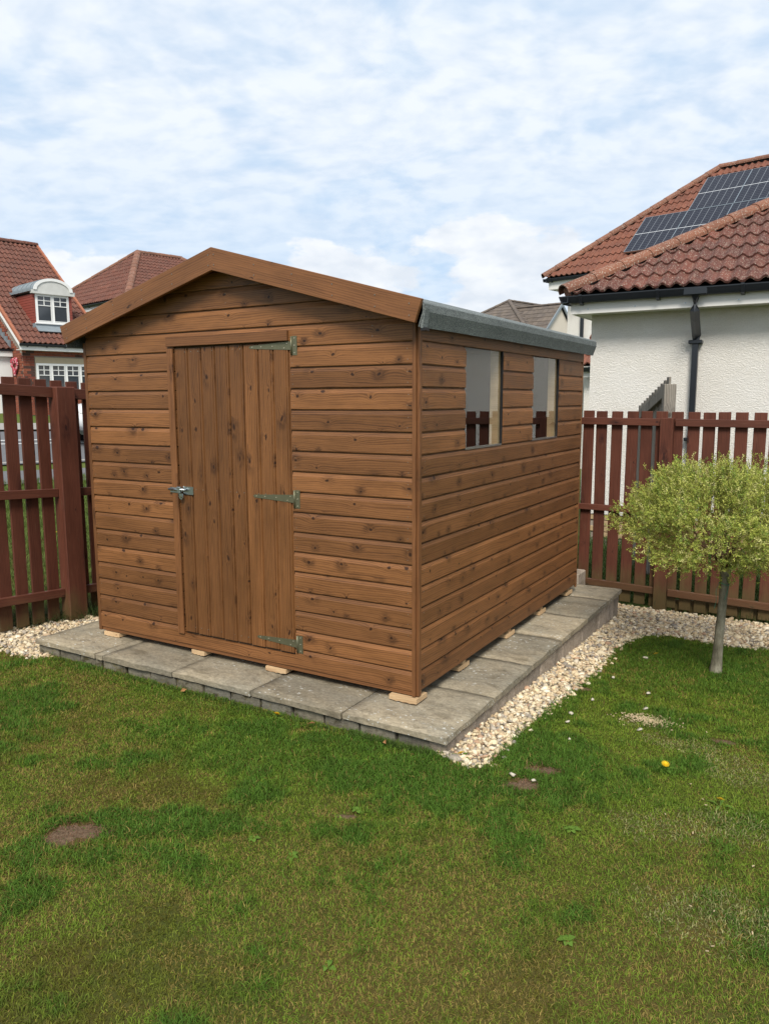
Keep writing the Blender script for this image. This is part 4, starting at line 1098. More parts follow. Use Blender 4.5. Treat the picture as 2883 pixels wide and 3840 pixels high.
MB().prism(arc, DT0-.10, DT0+.0, 'Y').build('pediment', M_stainsheet, bh)
ar2 = [(DS0-.16, dz1+.06), (DS0-.16, dz1+.125)]+[(cx_-(rr+.04)*math.cos(a), dz1+.125+(dza-dz1-.09)*math.sin(a)) for a in [math.pi*i/14 for i in range(15)]]+[(DS1+.16, dz1+.125), (DS1+.16, dz1+.06)]
MB().prism(ar2, DT0-.08, back_t+.6, 'Y').build('dormer_roof', M_lead, bh)
for i in range(5):
    t = DT0+.1+.32*i; MB().prism([(a*1.0+(a-cx_)*.02, b+.014) for a, b in ar2], t, t+.025, 'Y').build('lead_roll', M_lead, bh)
wh_ = MB(); wh_.prism([(cx_-(rr+.045)*math.cos(a), dz1+.105+(dza-dz1-.06)*math.sin(a)) for a in [math.pi*i/14 for i in range(15)]]+[(cx_-(rr-.05)*math.cos(a), dz1+.105+(dza-dz1-.14)*math.sin(a)) for a in [math.pi*i/14 for i in range(14, -1, -1)]], DT0-.125, DT0-.101, 'Y'); wh_.build('arch_moulding', M_white, bh)
MB().box((DS0-.10, DT0-.03, dz0-.22), (DS1+.10, DT0+.028, dz0-.037)).build('lead_apron', M_lead, bh)
MB().box((DS0-.05, DT0-.28, dz0-.20), (DS1+.10, DT0-.0, dz0-.175), rot=Matrix.Rotation(math.atan(kb), 3, 'X')).build('lead_flashing', M_lead, bh)
# porch on the gable
pz = zc(2.71); tP = 1.0*sc
MB().box((-.75, tP+.05, pz-2.2), (X0w-.002, tP+2.2, pz)).build('porch_wall', M_white, bh)
MB().box((-.95, tP-.06, pz-.05), (X0w-.003, tP-.03, pz+.10)).build('porch_fascia', M_white, bh)
MB().box((-.95, tP-.10, pz+.11), (X0w-.003, tP-.0, pz+.16)).build('porch_gutter', M_black, bh)
pk = .62; ps_ = math.hypot(1, pk)
MB().poly([(-.95, tP-.1, pz+.13), (X0w, tP-.1, pz+.13), (X0w, tP+2, pz+.13+2.1*pk), (-.95, tP+2, pz+.13+2.1*pk)]).build('porch_deck', M_rubber, bh)
field(bh, 'roof_tile', lambda a, b: tile_geo(a, b, 2), (.30, .30), (-.95, tP-.1, pz+.15), (1, 0, 0), (0, 1, pk), [(0, 0), (1.05, 0), (1.05, 2.1), (0, 2.1)], M_tile3, limit=40)
for i in range(8): MB().box((X0w-.05, tP+.0+.2*i, pz+.22+.2*i*pk), (X0w-.006, tP+.21+.2*i, pz+.44+.2*i*pk)).build('step_flashing', M_lead, bh)

# heart wreath on the gable wall
t_ = .727*sc+.02; zw = zc(2.4275)
wp = bh.matrix_basis @ Vector((X0w-.05, t_, zw))
wr = thing('heart_wreath', 'heart shaped wreath of pink and red balls hanging on the brick wall', 'wreath', wp, math.atan2(DV.y, DV.x))
M_pink = plain('pink_ball', (.42, .06, .09), .6, .3, var=.3); M_pink2 = plain('pale_pink_ball', (.62, .30, .32), .6, .3, var=.3)
b1, b2 = MB(), MB()
for i in range(60):
    a = 2*math.pi*i/60; hx = 16*math.sin(a)**3; hz_ = 13*math.cos(a)-5*math.cos(2*a)-2*math.cos(3*a)-math.cos(4*a)
    for j in range(2):
        q = (b1 if random.random() < .65 else b2); f_ = .0155*(1-.22*j)
        q.sphere((random.uniform(-.02, .01), -hx*f_*.9+random.uniform(-.01, .01), hz_*f_*1.05+random.uniform(-.01, .01)), .030, 1)
tagp(b1.build('red_balls', M_pink, wr), kind='stuff'); tagp(b2.build('pale_balls', M_pink2, wr), kind='stuff')

# ---- hip roofed house behind
P = CAM + pix(517.7, 948.7)*32
hh_ = thing('hip_house', 'house with brown hipped roof standing between the brick house and the shed roof', 'house', (P.x, P.y, 1.2), math.atan2(DV.y, DV.x))
a_, b_, h_ = 4.1, 2.8, 2.4; zp = P.z-1.2; rl = 2.0
# local +X = d, local -Y = NV
pk_ = Vector((0, 0, zp)); pe = Vector((rl, 0, zp)); c1 = Vector((-b_, -a_, zp-h_)); c2 = Vector((rl+b_, -a_, zp-h_)); c3 = Vector((-b_, a_, zp-h_)); c4 = Vector((rl+b_, a_, zp-h_))
dk = MB(); dn_ = Vector((0, 0, .03))
for q in ((c1, c2, pe, pk_), (c3, c1, pk_), (c2, c4, pe), (c4, c3, pk_, pe)): dk.poly([v-dn_ for v in q])
dk.build('roof_deck', M_rubber, hh_)
kk_ = h_/a_; sk = math.hypot(1, kk_)
field(hh_, 'roof_tile', lambda a, b: tile_geo(a, b, 2), (.30, .32), c1, (1, 0, 0), (0, 1, kk_), [(0, 0), (rl+2*b_, 0), (rl+b_, a_*sk), (b_, a_*sk)], M_tile3, limit=150)
kj = h_/b_; sj = math.hypot(1, kj)
field(hh_, 'roof_tile', lambda a, b: tile_geo(a, b, 2), (.30, .32), c3, (0, -1, 0), (1, 0, kj), [(0, 0), (2*a_, 0), (a_, b_*sj)], M_tile3, limit=150)
for q in ((c1, pk_), (c3, pk_), (c2, pe), (c4, pe), (pk_, pe)): half_round(hh_, q[0]+Vector((0, 0, .05)), q[1]+Vector((0, 0, .06)), .14, .45, M_ridge, 'hip_tile')
MB().box((-b_+.35, -a_+.35, -1), (rl+b_-.35, a_-.35, zp-h_-.1)).build('wall', M_cream, hh_)
for lo_, hi_ in (((-b_+.04, -a_+.04, zp-h_-.25), (rl+b_-.04, -a_+.06, zp-h_-.03)), ((-b_+.04, -a_+.062, zp-h_-.25), (-b_+.06, a_-.04, zp-h_-.03))): MB().box(lo_, hi_).build('fascia', M_white, hh_)
MB().box((-b_+.062, -a_+.062, zp-h_-.24), (rl+b_-.1, a_-.1, zp-h_-.22)).build('soffit', M_white, hh_)
gutter(hh_, (-b_+.038, a_, zp-h_-.10), (-b_+.038, -a_-.05, zp-h_-.10), (-1, 0, 0), brk=1.0)
gutter(hh_, (-b_-.05, -a_+.038, zp-h_-.10), (rl+b_, -a_+.038, zp-h_-.10), (0, -1, 0), brk=1.0)

# ---- grey roofed house far behind the shed (local +X = DV, local -Y = NV)
gpk = Vector((-15.41, 40.15, 7.146))
gh = thing('grey_roof_house', 'cream house with grey-brown tiled roof and side gable seen just above the shed roof', 'house', (gpk.x, gpk.y, .5), math.atan2(DV.y, DV.x))
zg = gpk.z-.5; ha, hb, hd = 4.2, 3.9, 2.6
pk_ = Vector((0, 0, zg)); pe = Vector((6, 0, zg)); c1 = Vector((-hb, -ha, zg-hd)); c2 = Vector((6+hb, -ha, zg-hd)); c3 = Vector((-hb, ha, zg-hd)); c4 = Vector((6+hb, ha, zg-hd))
dk = MB()
for q in ((c1, c2, pe, pk_), (c3, c1, pk_), (c2, c4, pe), (c4, c3, pk_, pe)): dk.poly([v-dn_ for v in q])
dk.build('roof_deck', M_rubber, gh)
kg = hd/ha; sg = math.hypot(1, kg); kj = hd/hb; sj = math.hypot(1, kj)
field(gh, 'roof_tile', flat_tile_geo, (.33, .36), c3, (0, -1, 0), (1, 0, kj), [(.6, .6), (2*ha-.6, .6), (ha, hb*sj)], M_tile4, limit=120, stagger=True)
field(gh, 'roof_tile', flat_tile_geo, (.33, .36), c1, (1, 0, 0), (0, 1, kg), [(1.5, 1.5), (8, 1.5), (8, ha*sg), (hb, ha*sg)], M_tile4, limit=150, stagger=True)
for q in ((c1, pk_), (c3, pk_), (pk_, pe)): half_round(gh, q[0]+Vector((0, 0, .05)), q[1]+Vector((0, 0, .06)), .12, .45, M_tile4, 'hip_tile')
MB().box((-hb+.4, -ha+.4, -1), (6+hb-.4, ha-.4, zg-hd-.05)).build('wall', M_cream, gh)
# wing: ridge along -Y, gable end facing the right
rx, ry0, ry1, rz = -.38, .2, -3.75, zg-.50
hw, gd = 2.6, 2.45
dk = MB(); dk.poly([(rx-hw, ry1, rz-gd-.03), (rx, ry1, rz-.03), (rx, ry0, rz-.03), (rx-hw, ry0, rz-gd-.03)]); dk.poly([(rx+hw, ry1, rz-gd-.03), (rx, ry1, rz-.03), (rx, ry0, rz-.03), (rx+hw, ry0, rz-gd-.03)]); dk.build('wing_deck', M_rubber, gh)
kw = gd/hw; sw_ = math.hypot(1, kw)
field(gh, 'roof_tile', flat_tile_geo, (.33, .36), (rx-hw, ry0, rz-gd), (0, -1, 0), (1, 0, kw), [(0, .9), (ry0-ry1, .9), (ry0-ry1, hw*sw_), (0, hw*sw_)], M_tile4, limit=100, stagger=True)
half_round(gh, (rx, ry0-.8, rz+.04), (rx, ry1, rz+.04), .11, .45, M_tile4, 'ridge_tile')
MB().prism([(rx-hw+.15, -1), (rx+hw-.15, -1), (rx+hw-.15, rz-gd-.02), (rx, rz-.15), (rx-hw+.15, rz-gd-.02)], ry1+.12, ry0-1, 'Y').build('gable_wall', M_cream, gh)
for sgn in (-1, 1):
    MB().prism([(rx, rz+.05), (rx+sgn*(hw+.05), rz-gd+.0), (rx+sgn*(hw+.05), rz-gd-.16), (rx, rz-.14)], ry1-.04, ry1+.02, 'Y').build('bargeboard', M_lead, gh)

# ------------------------------------------------------------------ car on the drive, far left
cp = CAM + pix(238, 1500)*17.0
car = thing('parked_car', 'white hatchback parked beyond the left fence in front of the brick house', 'car', (cp.x, cp.y, tz(cp.x, cp.y)+.05), math.atan2(DV.y, DV.x))
def loft(secs, mat, name, parent, smooth=True):
    bm = bmesh.new(); R0 = None
    for s in secs:
        q = [bm.verts.new(p) for p in s]
        if R0:
            for i in range(len(q)): bm.faces.new((R0[i], R0[(i+1) % len(q)], q[(i+1) % len(q)], q[i]))
        else: bm.faces.new(q[::-1])
        R0 = q
    bm.faces.new(R0); bmesh.ops.recalc_face_normals(bm, faces=bm.faces[:])
    me = bpy.data.meshes.new(name); bm.to_mesh(me); bm.free(); me.materials.append(mat)
    o = link(name, me, parent)
    if smooth: me.polygons.foreach_set('use_smooth', [True]*len(me.polygons))
    return o
def sec(x, zb, zt_, w, n=12):
    return [(x, w*(math.copysign(abs(math.cos(a))**.45, math.cos(a))), zb+(zt_-zb)*.5*(1+math.copysign(abs(math.sin(a))**.45, math.sin(a)))) for a in [2*math.pi*i/n for i in range(n)]]
loft([sec(-.05, .40, .66, .62), sec(.12, .28, .80, .80), sec(1.0, .22, .93, .86), sec(2.0, .20, .96, .87), sec(3.2, .22, .98, .86), sec(3.95, .28, .95, .80), sec(4.1, .42, .86, .68)], M_carpaint, 'body', car)
loft([sec(.95, .88, .93, .72), sec(1.6, .88, 1.36, .64), sec(2.2, .88, 1.46, .62), sec(3.2, .88, 1.44, .61), sec(3.75, .88, 1.20, .64), sec(4.0, .88, .95, .68)], M_dark, 'glasshouse', car)
loft([sec(1.62, 1.36, 1.41, .60), sec(2.2, 1.41, 1.51, .60), sec(3.2, 1.40, 1.49, .59), sec(3.62, 1.30, 1.37, .58)], M_carpaint, 'roof', car)
for y_ in (-.66, .66):
    for x_ in (2.35, 3.25): MB().box((x_-.04, y_-.02, .92), (x_+.04, y_+.02, 1.42), rot=Matrix.Rotation(.12*(-1 if y_ > 0 else 1)*-1, 3, 'X')).build('pillar', M_carpaint, car)
wme = MB().tube([(0, -.10, 0), (0, -.09, 0), (0, .09, 0), (0, .10, 0)], [.27, .315, .315, .27], 20).mesh('wheel', M_rubbertyre); rim = MB().tube([(0, -.104, 0), (0, .104, 0)], [.19, .19], 12).mesh('rim', M_zinc)
for x_ in (.78, 3.30):
    for y_ in (-.78, .78):
        w_ = link('wheel', wme, car, Matrix.Translation((x_, y_, .31))); link('rim', rim, w_)
for y_ in (-.62, .62):
    MB().sphere((.08, y_, .68), .12, 2, (.5, 1, .6)).build('headlight', M_white, car); MB().sphere((4.02, y_, .80), .10, 2, (.5, 1, .9)).build('tail_light', M_pink, car)

# ------------------------------------------------------------------ gravel
def stone_variants(n=10):
    out = []
    for s in range(n):
        bm = bmesh.new(); rn = random.Random(s+100)
        for _ in range(13):
            v = Vector((rn.gauss(0, 1), rn.gauss(0, 1), rn.gauss(0, 1))).normalized(); bm.verts.new((v.x*rn.uniform(.8, 1.1), v.y*rn.uniform(.6, .9), v.z*rn.uniform(.5, .75)))
        r = bmesh.ops.convex_hull(bm, input=bm.verts[:])
        for v in [v for v in bm.verts if not v.link_faces]: bm.verts.remove(v)
        bmesh.ops.triangulate(bm, faces=bm.faces[:]); bmesh.ops.recalc_face_normals(bm, faces=bm.faces[:]); bm.verts.index_update()
        out.append((np.array([v.co[:] for v in bm.verts]), np.array([[v.index for v in f.verts] for f in bm.faces]))); bm.free()
    return out
SV = stone_variants()
PAL = np.array([(.56, .47, .33), (.64, .57, .44), (.46, .36, .24), (.36, .325, .28), (.60, .51, .36), (.27, .245, .22), (.50, .39, .28), (.68, .62, .51), (.40, .27, .19)]); PW_ = np.array([.2, .15, .14, .12, .14, .07, .08, .06, .04])
def rotm(n):
    q = RNG.normal(size=(n, 4)); q /= np.linalg.norm(q, axis=1)[:, None]; w, x, y, z = q.T
    return np.stack([np.stack([1-2*(y*y+z*z), 2*(x*y-z*w), 2*(x*z+y*w)], -1), np.stack([2*(x*y+z*w), 1-2*(x*x+z*z), 2*(y*z-x*w)], -1), np.stack([2*(x*z-y*w), 2*(y*z+x*w), 1-2*(x*x+y*y)], -1)], 1)
def gravel(name, poly, dens, label, spill=.05):
    P = np.array(poly); lo, hi = P.min(0)-spill, P.max(0)+spill
    n = int((hi-lo).prod()*dens); xy = RNG.uniform(lo, hi, (n, 2))
    j = RNG.normal(0, spill*.45, (n, 2)); keep = inpoly(xy[:, 0]+j[:, 0], xy[:, 1]+j[:, 1], poly)
    keep &= ~((xy[:, 0] < OX-.025) & (xy[:, 0] > XL+.01) & (xy[:, 1] > OY+.02) & (xy[:, 1] < 3.06))
    xy = xy[keep]; n = len(xy); vs, ts, cs = [], [], []; base_ = 0
    size = RNG.gamma(6, .0019, n)+.004; size *= np.where(RNG.random(n) < .04, 1.5, 1)
    kv = RNG.integers(0, len(SV), n); M = rotm(n); z = terr(xy[:, 0], xy[:, 1])-.006+RNG.uniform(0, .016, n)+size*.3
    col = PAL[RNG.choice(len(PAL), n, p=PW_)]*np.array((1.15, 1.10, 1.01))*RNG.uniform(.70, 1.08, (n, 1))
    for i in range(n):
        v, t = SV[kv[i]]
        # flatten the orientation: stones lie on their broad side
        w = (v*size[i]) @ M[i].T; w[:, 2] *= .75
        vs.append(w+(xy[i, 0], xy[i, 1], z[i])); ts.append(t+base_); cs.append(np.repeat(col[i][None], len(v), 0)); base_ += len(v)
    o = link(name, np_mesh(name, np.concatenate(vs), np.concatenate(ts), M_stonechip, np.concatenate(cs))); tagp(o, label, 'gravel', kind='stuff')
gravel('gravel', GR, 5200, 'pale limestone gravel strip along the right side of the slab base and under the rear fence')
gravel('gravel', GL, 4600, 'pale limestone gravel beside the left end of the slab base')

# ------------------------------------------------------------------ grass
def blades(name, xy, length, width, col, label, lean=1.0, dirj=None):
    n = len(xy); z = terr(xy[:, 0], xy[:, 1])+.002
    a = RNG.uniform(0, 2*np.pi, n) if dirj is None else dirj; b = a+np.pi/2+RNG.normal(0, .5, n)
    ln = np.clip(RNG.normal(.78, .30, n)*lean, .1, 1.5)
    base_ = np.stack([xy[:, 0], xy[:, 1], z], -1); side = np.stack([np.cos(b), np.sin(b), RNG.normal(0, .2, n)], -1)*width[:, None]/2
    d1 = np.stack([np.cos(a)*np.sin(ln*.6), np.sin(a)*np.sin(ln*.6), np.cos(ln*.6)], -1); d2 = np.stack([np.cos(a)*np.sin(ln*1.3), np.sin(a)*np.sin(ln*1.3), np.cos(ln*1.3)], -1)
    m1 = base_+d1*(length*.55)[:, None]; tp = m1+d2*(length*.5)[:, None]
    V = np.stack([base_-side, base_+side, m1-side*.8, m1+side*.8, tp], 1).reshape(-1, 3)
    i = np.arange(n)*5
    T = np.concatenate([np.stack([i, i+1, i+3], 1), np.stack([i, i+3, i+2], 1), np.stack([i+2, i+3, i+4], 1)])
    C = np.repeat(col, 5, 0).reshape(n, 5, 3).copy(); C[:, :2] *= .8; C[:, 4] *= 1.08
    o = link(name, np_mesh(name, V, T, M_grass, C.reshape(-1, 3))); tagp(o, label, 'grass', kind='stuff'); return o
def ell(x, y, cx, cy, rx, ry, rot=0.0):
    c, s = math.cos(rot), math.sin(rot); X, Y = x-cx, y-cy
    return ((X*c+Y*s)/rx)**2+((-X*s+Y*c)/ry)**2
def infr(x, y, mx=.25):
    dx, dy = x-CAM.x, y-CAM.y; zz = terr(x, y)-CAM.z
    dep = dx*fw.x+dy*fw.y+zz*fw.z; u = (dx*r2.x+dy*r2.y+zz*r2.z)/np.maximum(dep, .1)*2894; v = (dx*u2.x+dy*u2.y+zz*u2.z)/np.maximum(dep, .1)*2894
    return (dep > .3) & (np.abs(u) < 1441*(1+mx)) & (v > -1920*(1.18)), dep
N0 = 2100000
xy = np.stack([RNG.uniform(-4.6, 4.8, N0), RNG.uniform(-3.2, 3.0, N0)], -1)
X, Y = xy.T
ok, dep = infr(X, Y)
ok2, dep2 = infr(X, Y, 1.15)
ok |= ok2 & (RNG.random(N0) < .55)
jx, jy = RNG.normal(0, .022, (2, N0))
ok &= ~inpoly(X+jx, Y+jy, GR) & ~inpoly(X+jx, Y+jy, GL)
ok &= ~((X < OX-.03) & (X > XL+.03) & (Y > OY+.015))
ok &= (X > -3.3) | (Y < .5)
ok &= ~((X < XL+.1) & (Y > .9))
dirt = [(-.655, -1.625, .105, .085, .5), (.755, -.19, .085, .045, .3), (.725, -.375, .075, .055, .2), (.60, 1.02, .05, .03, 0), (1.42, .62, .07, .03, 0), (.20, -.98, .04, .02, .4)]
edge = fbm(X*14, Y*14, 3, 3)*.9
dm = np.full(N0, 9.0)
for q in dirt: dm = np.minimum(dm, ell(X, Y, *q)+(edge-.45)*.9)
ok &= (dm > 1.0) | (RNG.random(N0) < .22+.6*np.clip(dm-.25, 0, 1))
dfac = np.clip(1.55-.12*dep, .62, 1.2)
ok &= RNG.random(N0) < dfac/1.2
xy = xy[ok]; X, Y = xy.T; dep = dep[ok]; dm = dm[ok]; n = len(X)
big = fbm(X*1.3, Y*1.3, 21, 4); mid = fbm(X*4.5+3, Y*4.5, 33, 4); sml = fbm(X*15, Y*15, 55, 3)
lush_shade = np.clip((mid-.5)*5.5+.10, 0, 1)
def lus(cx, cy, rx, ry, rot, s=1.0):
    global lush_shade
    lush_shade = np.maximum(lush_shade, s*np.clip(1.75-ell(X, Y, cx, cy, rx, ry, rot)-(mid-.5)*3.2-(sml-.5)*2.0, 0, 1))
lus(-.42, -1.42, .42, .10, .55); lus(-.62, -1.68, .18, .16, .3, .8); lus(-.2, -.62, .85, .22, .18, .8); lus(.35, -.55, .40, .25, .1, 1.0); lus(.72, -.12, .30, .34, .4, 1.0); lus(1.25, .14, .10, .06, .2, 1.0)
lus(1.25, 1.9, .75, .55, .1, .75); lus(-1.6, -.36, 1.2, .06, 0, .6); lus(.55, .6, .08, 1.2, 0, .7)  # first patch: greener grass under the willow, with its crown's shade painted in
pale = np.zeros(n)
for q in ((1.04, .68, .15, .08, .5), (1.30, .45, .22, .10, -.2), (1.52, .30, .14, .18, .3), (1.45, -.35, .3, .12, .4), (1.55, -.9, .2, .15, .2)): pale = np.maximum(pale, np.clip(1.5-ell(X, Y, *q)-(sml-.5)*3, 0, 1)*.55)
dry = np.clip((big-.47)*4.0+(sml-.5)*2.2+.30-.16*(X-.4)-.10*(Y+1.2), 0, 1)*(1-.85*lush_shade)
mosst = np.clip((fbm(X*2.6+9, Y*2.6+2, 77, 4)-.53)*6.5, 0, 1)*np.clip(1.2-(Y+1.6)*.8, .1, 1)*(1-lush_shade)
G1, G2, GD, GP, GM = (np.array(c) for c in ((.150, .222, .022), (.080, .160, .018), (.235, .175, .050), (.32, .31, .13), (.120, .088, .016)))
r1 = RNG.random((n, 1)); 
C = G1*(1-lush_shade[:, None])+G2*lush_shade[:, None]
C = C*(1-.75*mosst[:, None])+GM*.75*mosst[:, None]
isdry = RNG.random(n) < (.03+.48*dry+.2*pale)
C = np.where(isdry[:, None], GD*(.7+.6*r1), C)
ispale = RNG.random(n) < pale*.55
C = np.where(ispale[:, None], GP*(.8+.4*r1), C)
yel = RNG.random(n) < .18*(1-lush_shade); C = np.where((yel & ~isdry & ~ispale)[:, None], np.array((.20, .24, .030)), C)
nd = dm < 1.4; C = np.where((nd & (RNG.random(n) < .9) & (dm < 1.05))[:, None], np.array((.21, .115, .065))*(.6+.8*RNG.random((n, 1))), C)
C = C*RNG.uniform(.66, 1.50, (n, 1))*(.80+.40*sml[:, None])
Lg = (.012+.011*RNG.random(n)+.016*lush_shade*(.5+RNG.random(n)))*(1-.35*pale)*np.where(dm < 1, .45, 1)
Wd = (.0019+.0012*RNG.random(n))*np.clip(.65+.17*dep, .9, 1.8)
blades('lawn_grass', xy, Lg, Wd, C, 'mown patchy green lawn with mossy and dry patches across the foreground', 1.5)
# bare earth patches (real soil, slightly domed)
m, N = new_mat('bare_earth'); M_earth = m
nn = N.noise(N.n('ShaderNodeNewGeometry').outputs['Position'], 90, 5, .75).outputs[0]
finish(N, N.ramp(nn, [(.3, (.070, .046, .028)), (.55, (.155, .102, .064)), (.75, (.25, .175, .115))]), .95, .1, nn, .9, .01)
for (cx, cy, rx, ry, ro), lb in zip(dirt, ('largest brown bare patch in the lawn at lower left', 'upper bare brown patch in grass right of the gravel tip', 'lower bare brown patch with white stones right of the gravel tip', 'small bare spot of earth beside the gravel', 'small bare spot of earth right of the pale patch', 'tiny dry bare spot in front of the slab corner')):
    mb = MB(); bm = mb.bm; c0 = bm.verts.new((cx, cy, tz(cx, cy)+.0065)); ring = []
    for i in range(28):
        a = 2*math.pi*i/28; f_ = random.uniform(.85, 1.2); f_ = .95+.32*math.sin(2*a+cx*9)+.22*math.sin(3*a+cy*7)+random.uniform(-.12, .12); x_, y_ = rx*f_*math.cos(a), ry*f_*math.sin(a)
        X_, Y_ = cx+x_*math.cos(ro)-y_*math.sin(ro), cy+x_*math.sin(ro)+y_*math.cos(ro); ring.append(bm.verts.new((X_, Y_, tz(X_, Y_)+.0045)))
    for i in range(28): bm.faces.new((c0, ring[i], ring[(i+1) % 28]))
    tagp(mb.build('bare_earth', M_earth), lb, kind='structure')
# longer grass along base of the slabs, and at the fence feet
def strip(name, pts, n, spread, L0, L1, label, dark=1.0, wid=.0032):
    P = np.array(pts, float); seg = RNG.integers(0, len(P)-1, n); t = RNG.random((n, 1))
    xy = P[seg]*(1-t)+P[seg+1]*t+RNG.normal(0, spread, (n, 2))
    return xy, RNG.uniform(L0, L1, n), np.full(n, wid)*RNG.uniform(.7, 1.3, n)
xy1, l1, w1_ = strip('', [(-2.5, -.325), (-.2, -.325), (.27, -.325)], 3000, .012, .015, .045, '')
blades('edge_grass', xy1, l1, w1_, np.array((.075, .125, .024))*RNG.uniform(.55, 1.5, (len(xy1), 1)), 'longer grass tufts along the front foot of the slab base', .8)
xy1, l1, w1_ = strip('', [(-3.75, -.3), (-3.5, .15), (-3.34, .6), (-3.30, 1.3)], 9000, .09, .05, .16, '')
cc_ = np.where(RNG.random((len(xy1), 1)) < .35, np.array((.12, .09, .045)), np.array((.05, .085, .02)))*RNG.uniform(.6, 1.3, (len(xy1), 1))
blades('rough_grass', xy1, l1, w1_, cc_, 'rough dry grass at the foot of the left fence', 1.25)
xy1, l1, w1_ = strip('', [(.9, 3.52), (2.6, 3.5)], 1500, .04, .04, .12, '')
blades('rough_grass', xy1, l1, w1_, np.array((.05, .085, .02))*RNG.uniform(.6, 1.3, (len(xy1), 1)), 'dark grass under the bottom rail of the rear fence', 1.1)
nn_ = 60000; xy1 = np.stack([RNG.uniform(-9.5, -3.42, nn_), RNG.uniform(-1.0, 5.5, nn_)], -1)
ok, dep = infr(xy1[:, 0], xy1[:, 1], .1); xy1 = xy1[ok]; nn_ = len(xy1)
blades('verge_grass', xy1, RNG.uniform(.05, .12, nn_), RNG.uniform(.005, .010, nn_), np.array((.12, .165, .035))*RNG.uniform(.6, 1.4, (nn_, 1)), 'bright green verge grass beyond the left fence', 1.0)
nn_ = 14000; xy1 = np.stack([RNG.uniform(-1.5, 2.4, nn_), RNG.uniform(3.6, 6.25, nn_)], -1)
blades('rear_grass', xy1, RNG.uniform(.08, .26, nn_), RNG.uniform(.006, .012, nn_), np.array((.06, .10, .025))*RNG.uniform(.5, 1.5, (nn_, 1)), 'unmown dark green grass between the rear fence and the white house', .9)

# ------------------------------------------------------------------ stray stones, dandelions, leaves
def stone(x, y, s, label, flat=.8, lift=.016):
    v, t = SV[random.randrange(len(SV))]; me = np_mesh('pebble', (v*np.array((s, s, s*flat))), t, M_stonechip, np.repeat(np.array([[.48, .43, .34]]), len(v), 0))
    o = link('pebble', me, None, Matrix.Translation((x, y, tz(x, y)+lift+s*.3)) @ Matrix.Rotation(random.uniform(0, 6), 4, 'Z')); tagp(o, label, 'pebble', 'stray white pebbles on the lawn')
stone(.665, -.335, .019, 'large white pebble at the left edge of the lower bare patch')
stone(.765, -.335, .013, 'small cream pebble at the top edge of the lower bare patch')
stone(.68, .42, .017, 'white pebble alone in the grass nearest right of the gravel strip middle', .8)
stone(.66, .55, .016, 'white pebble on the grass just outside the gravel edge, farther than its neighbour')
stone(.76, .20, .012, 'small white pebble in grass below the other strays')
stone(.70, .83, .015, 'white pebble in grass beside the gravel, above the pale patch')
stone(.99, .85, .018, 'round white pebble at the far edge of the pale dry patch')
stone(1.03, .52, .018, 'grey-white pebble at the near edge of the pale dry patch')
stone(.95, 1.12, .018, 'pair-topping white pebble in grass farthest from the gravel corner')
stone(.70, 1.30, .016, 'white pebble in grass beside the gravel below the tree shade')
stone(.78, 1.85, .020, 'flat cream stone in the grass left of the tree trunk')
M_yel = plain('dandelion_yellow', (.72, .46, .012), .6, .2, var=.15); M_stalk = plain('dandelion_stalk', (.10, .15, .035), .7, .2)
M_weed = plain('broad_weed_leaf', (.085, .150, .022), .85, .10, var=.25)
def dand_mesh(r):
    mb = MB()
    for ring, (nr, rr, zz) in enumerate(((16, r, .0), (13, r*.72, .004), (9, r*.42, .007))):
        for i in range(nr):
            a = 2*math.pi*i/nr+ring*.2; ca_, sa_ = math.cos(a), math.sin(a); w = r*.17
            mb.poly([(ca_*r*.08-sa_*w*.5, sa_*r*.08+ca_*w*.5, zz), (ca_*r*.08+sa_*w*.5, sa_*r*.08-ca_*w*.5, zz), (ca_*rr+sa_*w*.45, sa_*rr-ca_*w*.45, zz+rr*.25), (ca_*rr-sa_*w*.45, sa_*rr+ca_*w*.45, zz+rr*.25)])
    return mb
def dandelion(x, y, h, label, r=.018):
    d = thing('dandelion', label, 'flower', (x, y, tz(x, y)), random.uniform(0, 6), 'yellow dandelions')
    dand_mesh(r).build('flower_head', M_yel, d, Matrix.Translation((0, 0, h)) @ Matrix.Rotation(.4, 4, 'X'))
    MB().tube([(0, .004, 0), (0, 0, h)], [.002, .0016], 5).build('stalk', M_stalk, d)
    lf_ = MB()
    for i in range(4):
        a = i*1.6; c_, s_ = math.cos(a), math.sin(a)
        lf_.poly([(0, 0, .004), (c_*.03-s_*.008, s_*.03+c_*.008, .02), (c_*.065, s_*.065, .012), (c_*.03+s_*.008, s_*.03-c_*.008, .018)])
    lf_.build('leaf_rosette', M_weed, d)
for a in ((1.235, .115, .035, 'yellow dandelion in the dark tuft in the middle of the right lawn'), (1.50, -.12, .035, 'yellow dandelion on the lawn at lower right'), (-.66, -.345, .03, 'small yellow dandelion in front of the slabs below the door'),
          (.385, -.275, .03, 'yellow dandelion at the tip of the gravel strip by the slab corner'), (.83, 1.95, .03, 'yellow dandelion in the shade left of the small tree'), (-3.62, .05, .12, 'tall yellow dandelion in front of the bottom rail of the left fence'),
          (-5.0, 1.35, .16, 'yellow dandelion behind the left fence, seen left of the post'), (-5.6, 2.0, .16, 'yellow dandelion farther behind the left fence near the path'), (-.42, 3.62+.3, .40, 'yellow dandelion behind the rear fence close to the shed corner'), (.05, 3.95, .45, 'tall yellow dandelion behind the rear fence left of the tree'), (.22, 3.9, .36, 'lower yellow dandelion behind the rear fence left of the tree')):
    dandelion(*a)
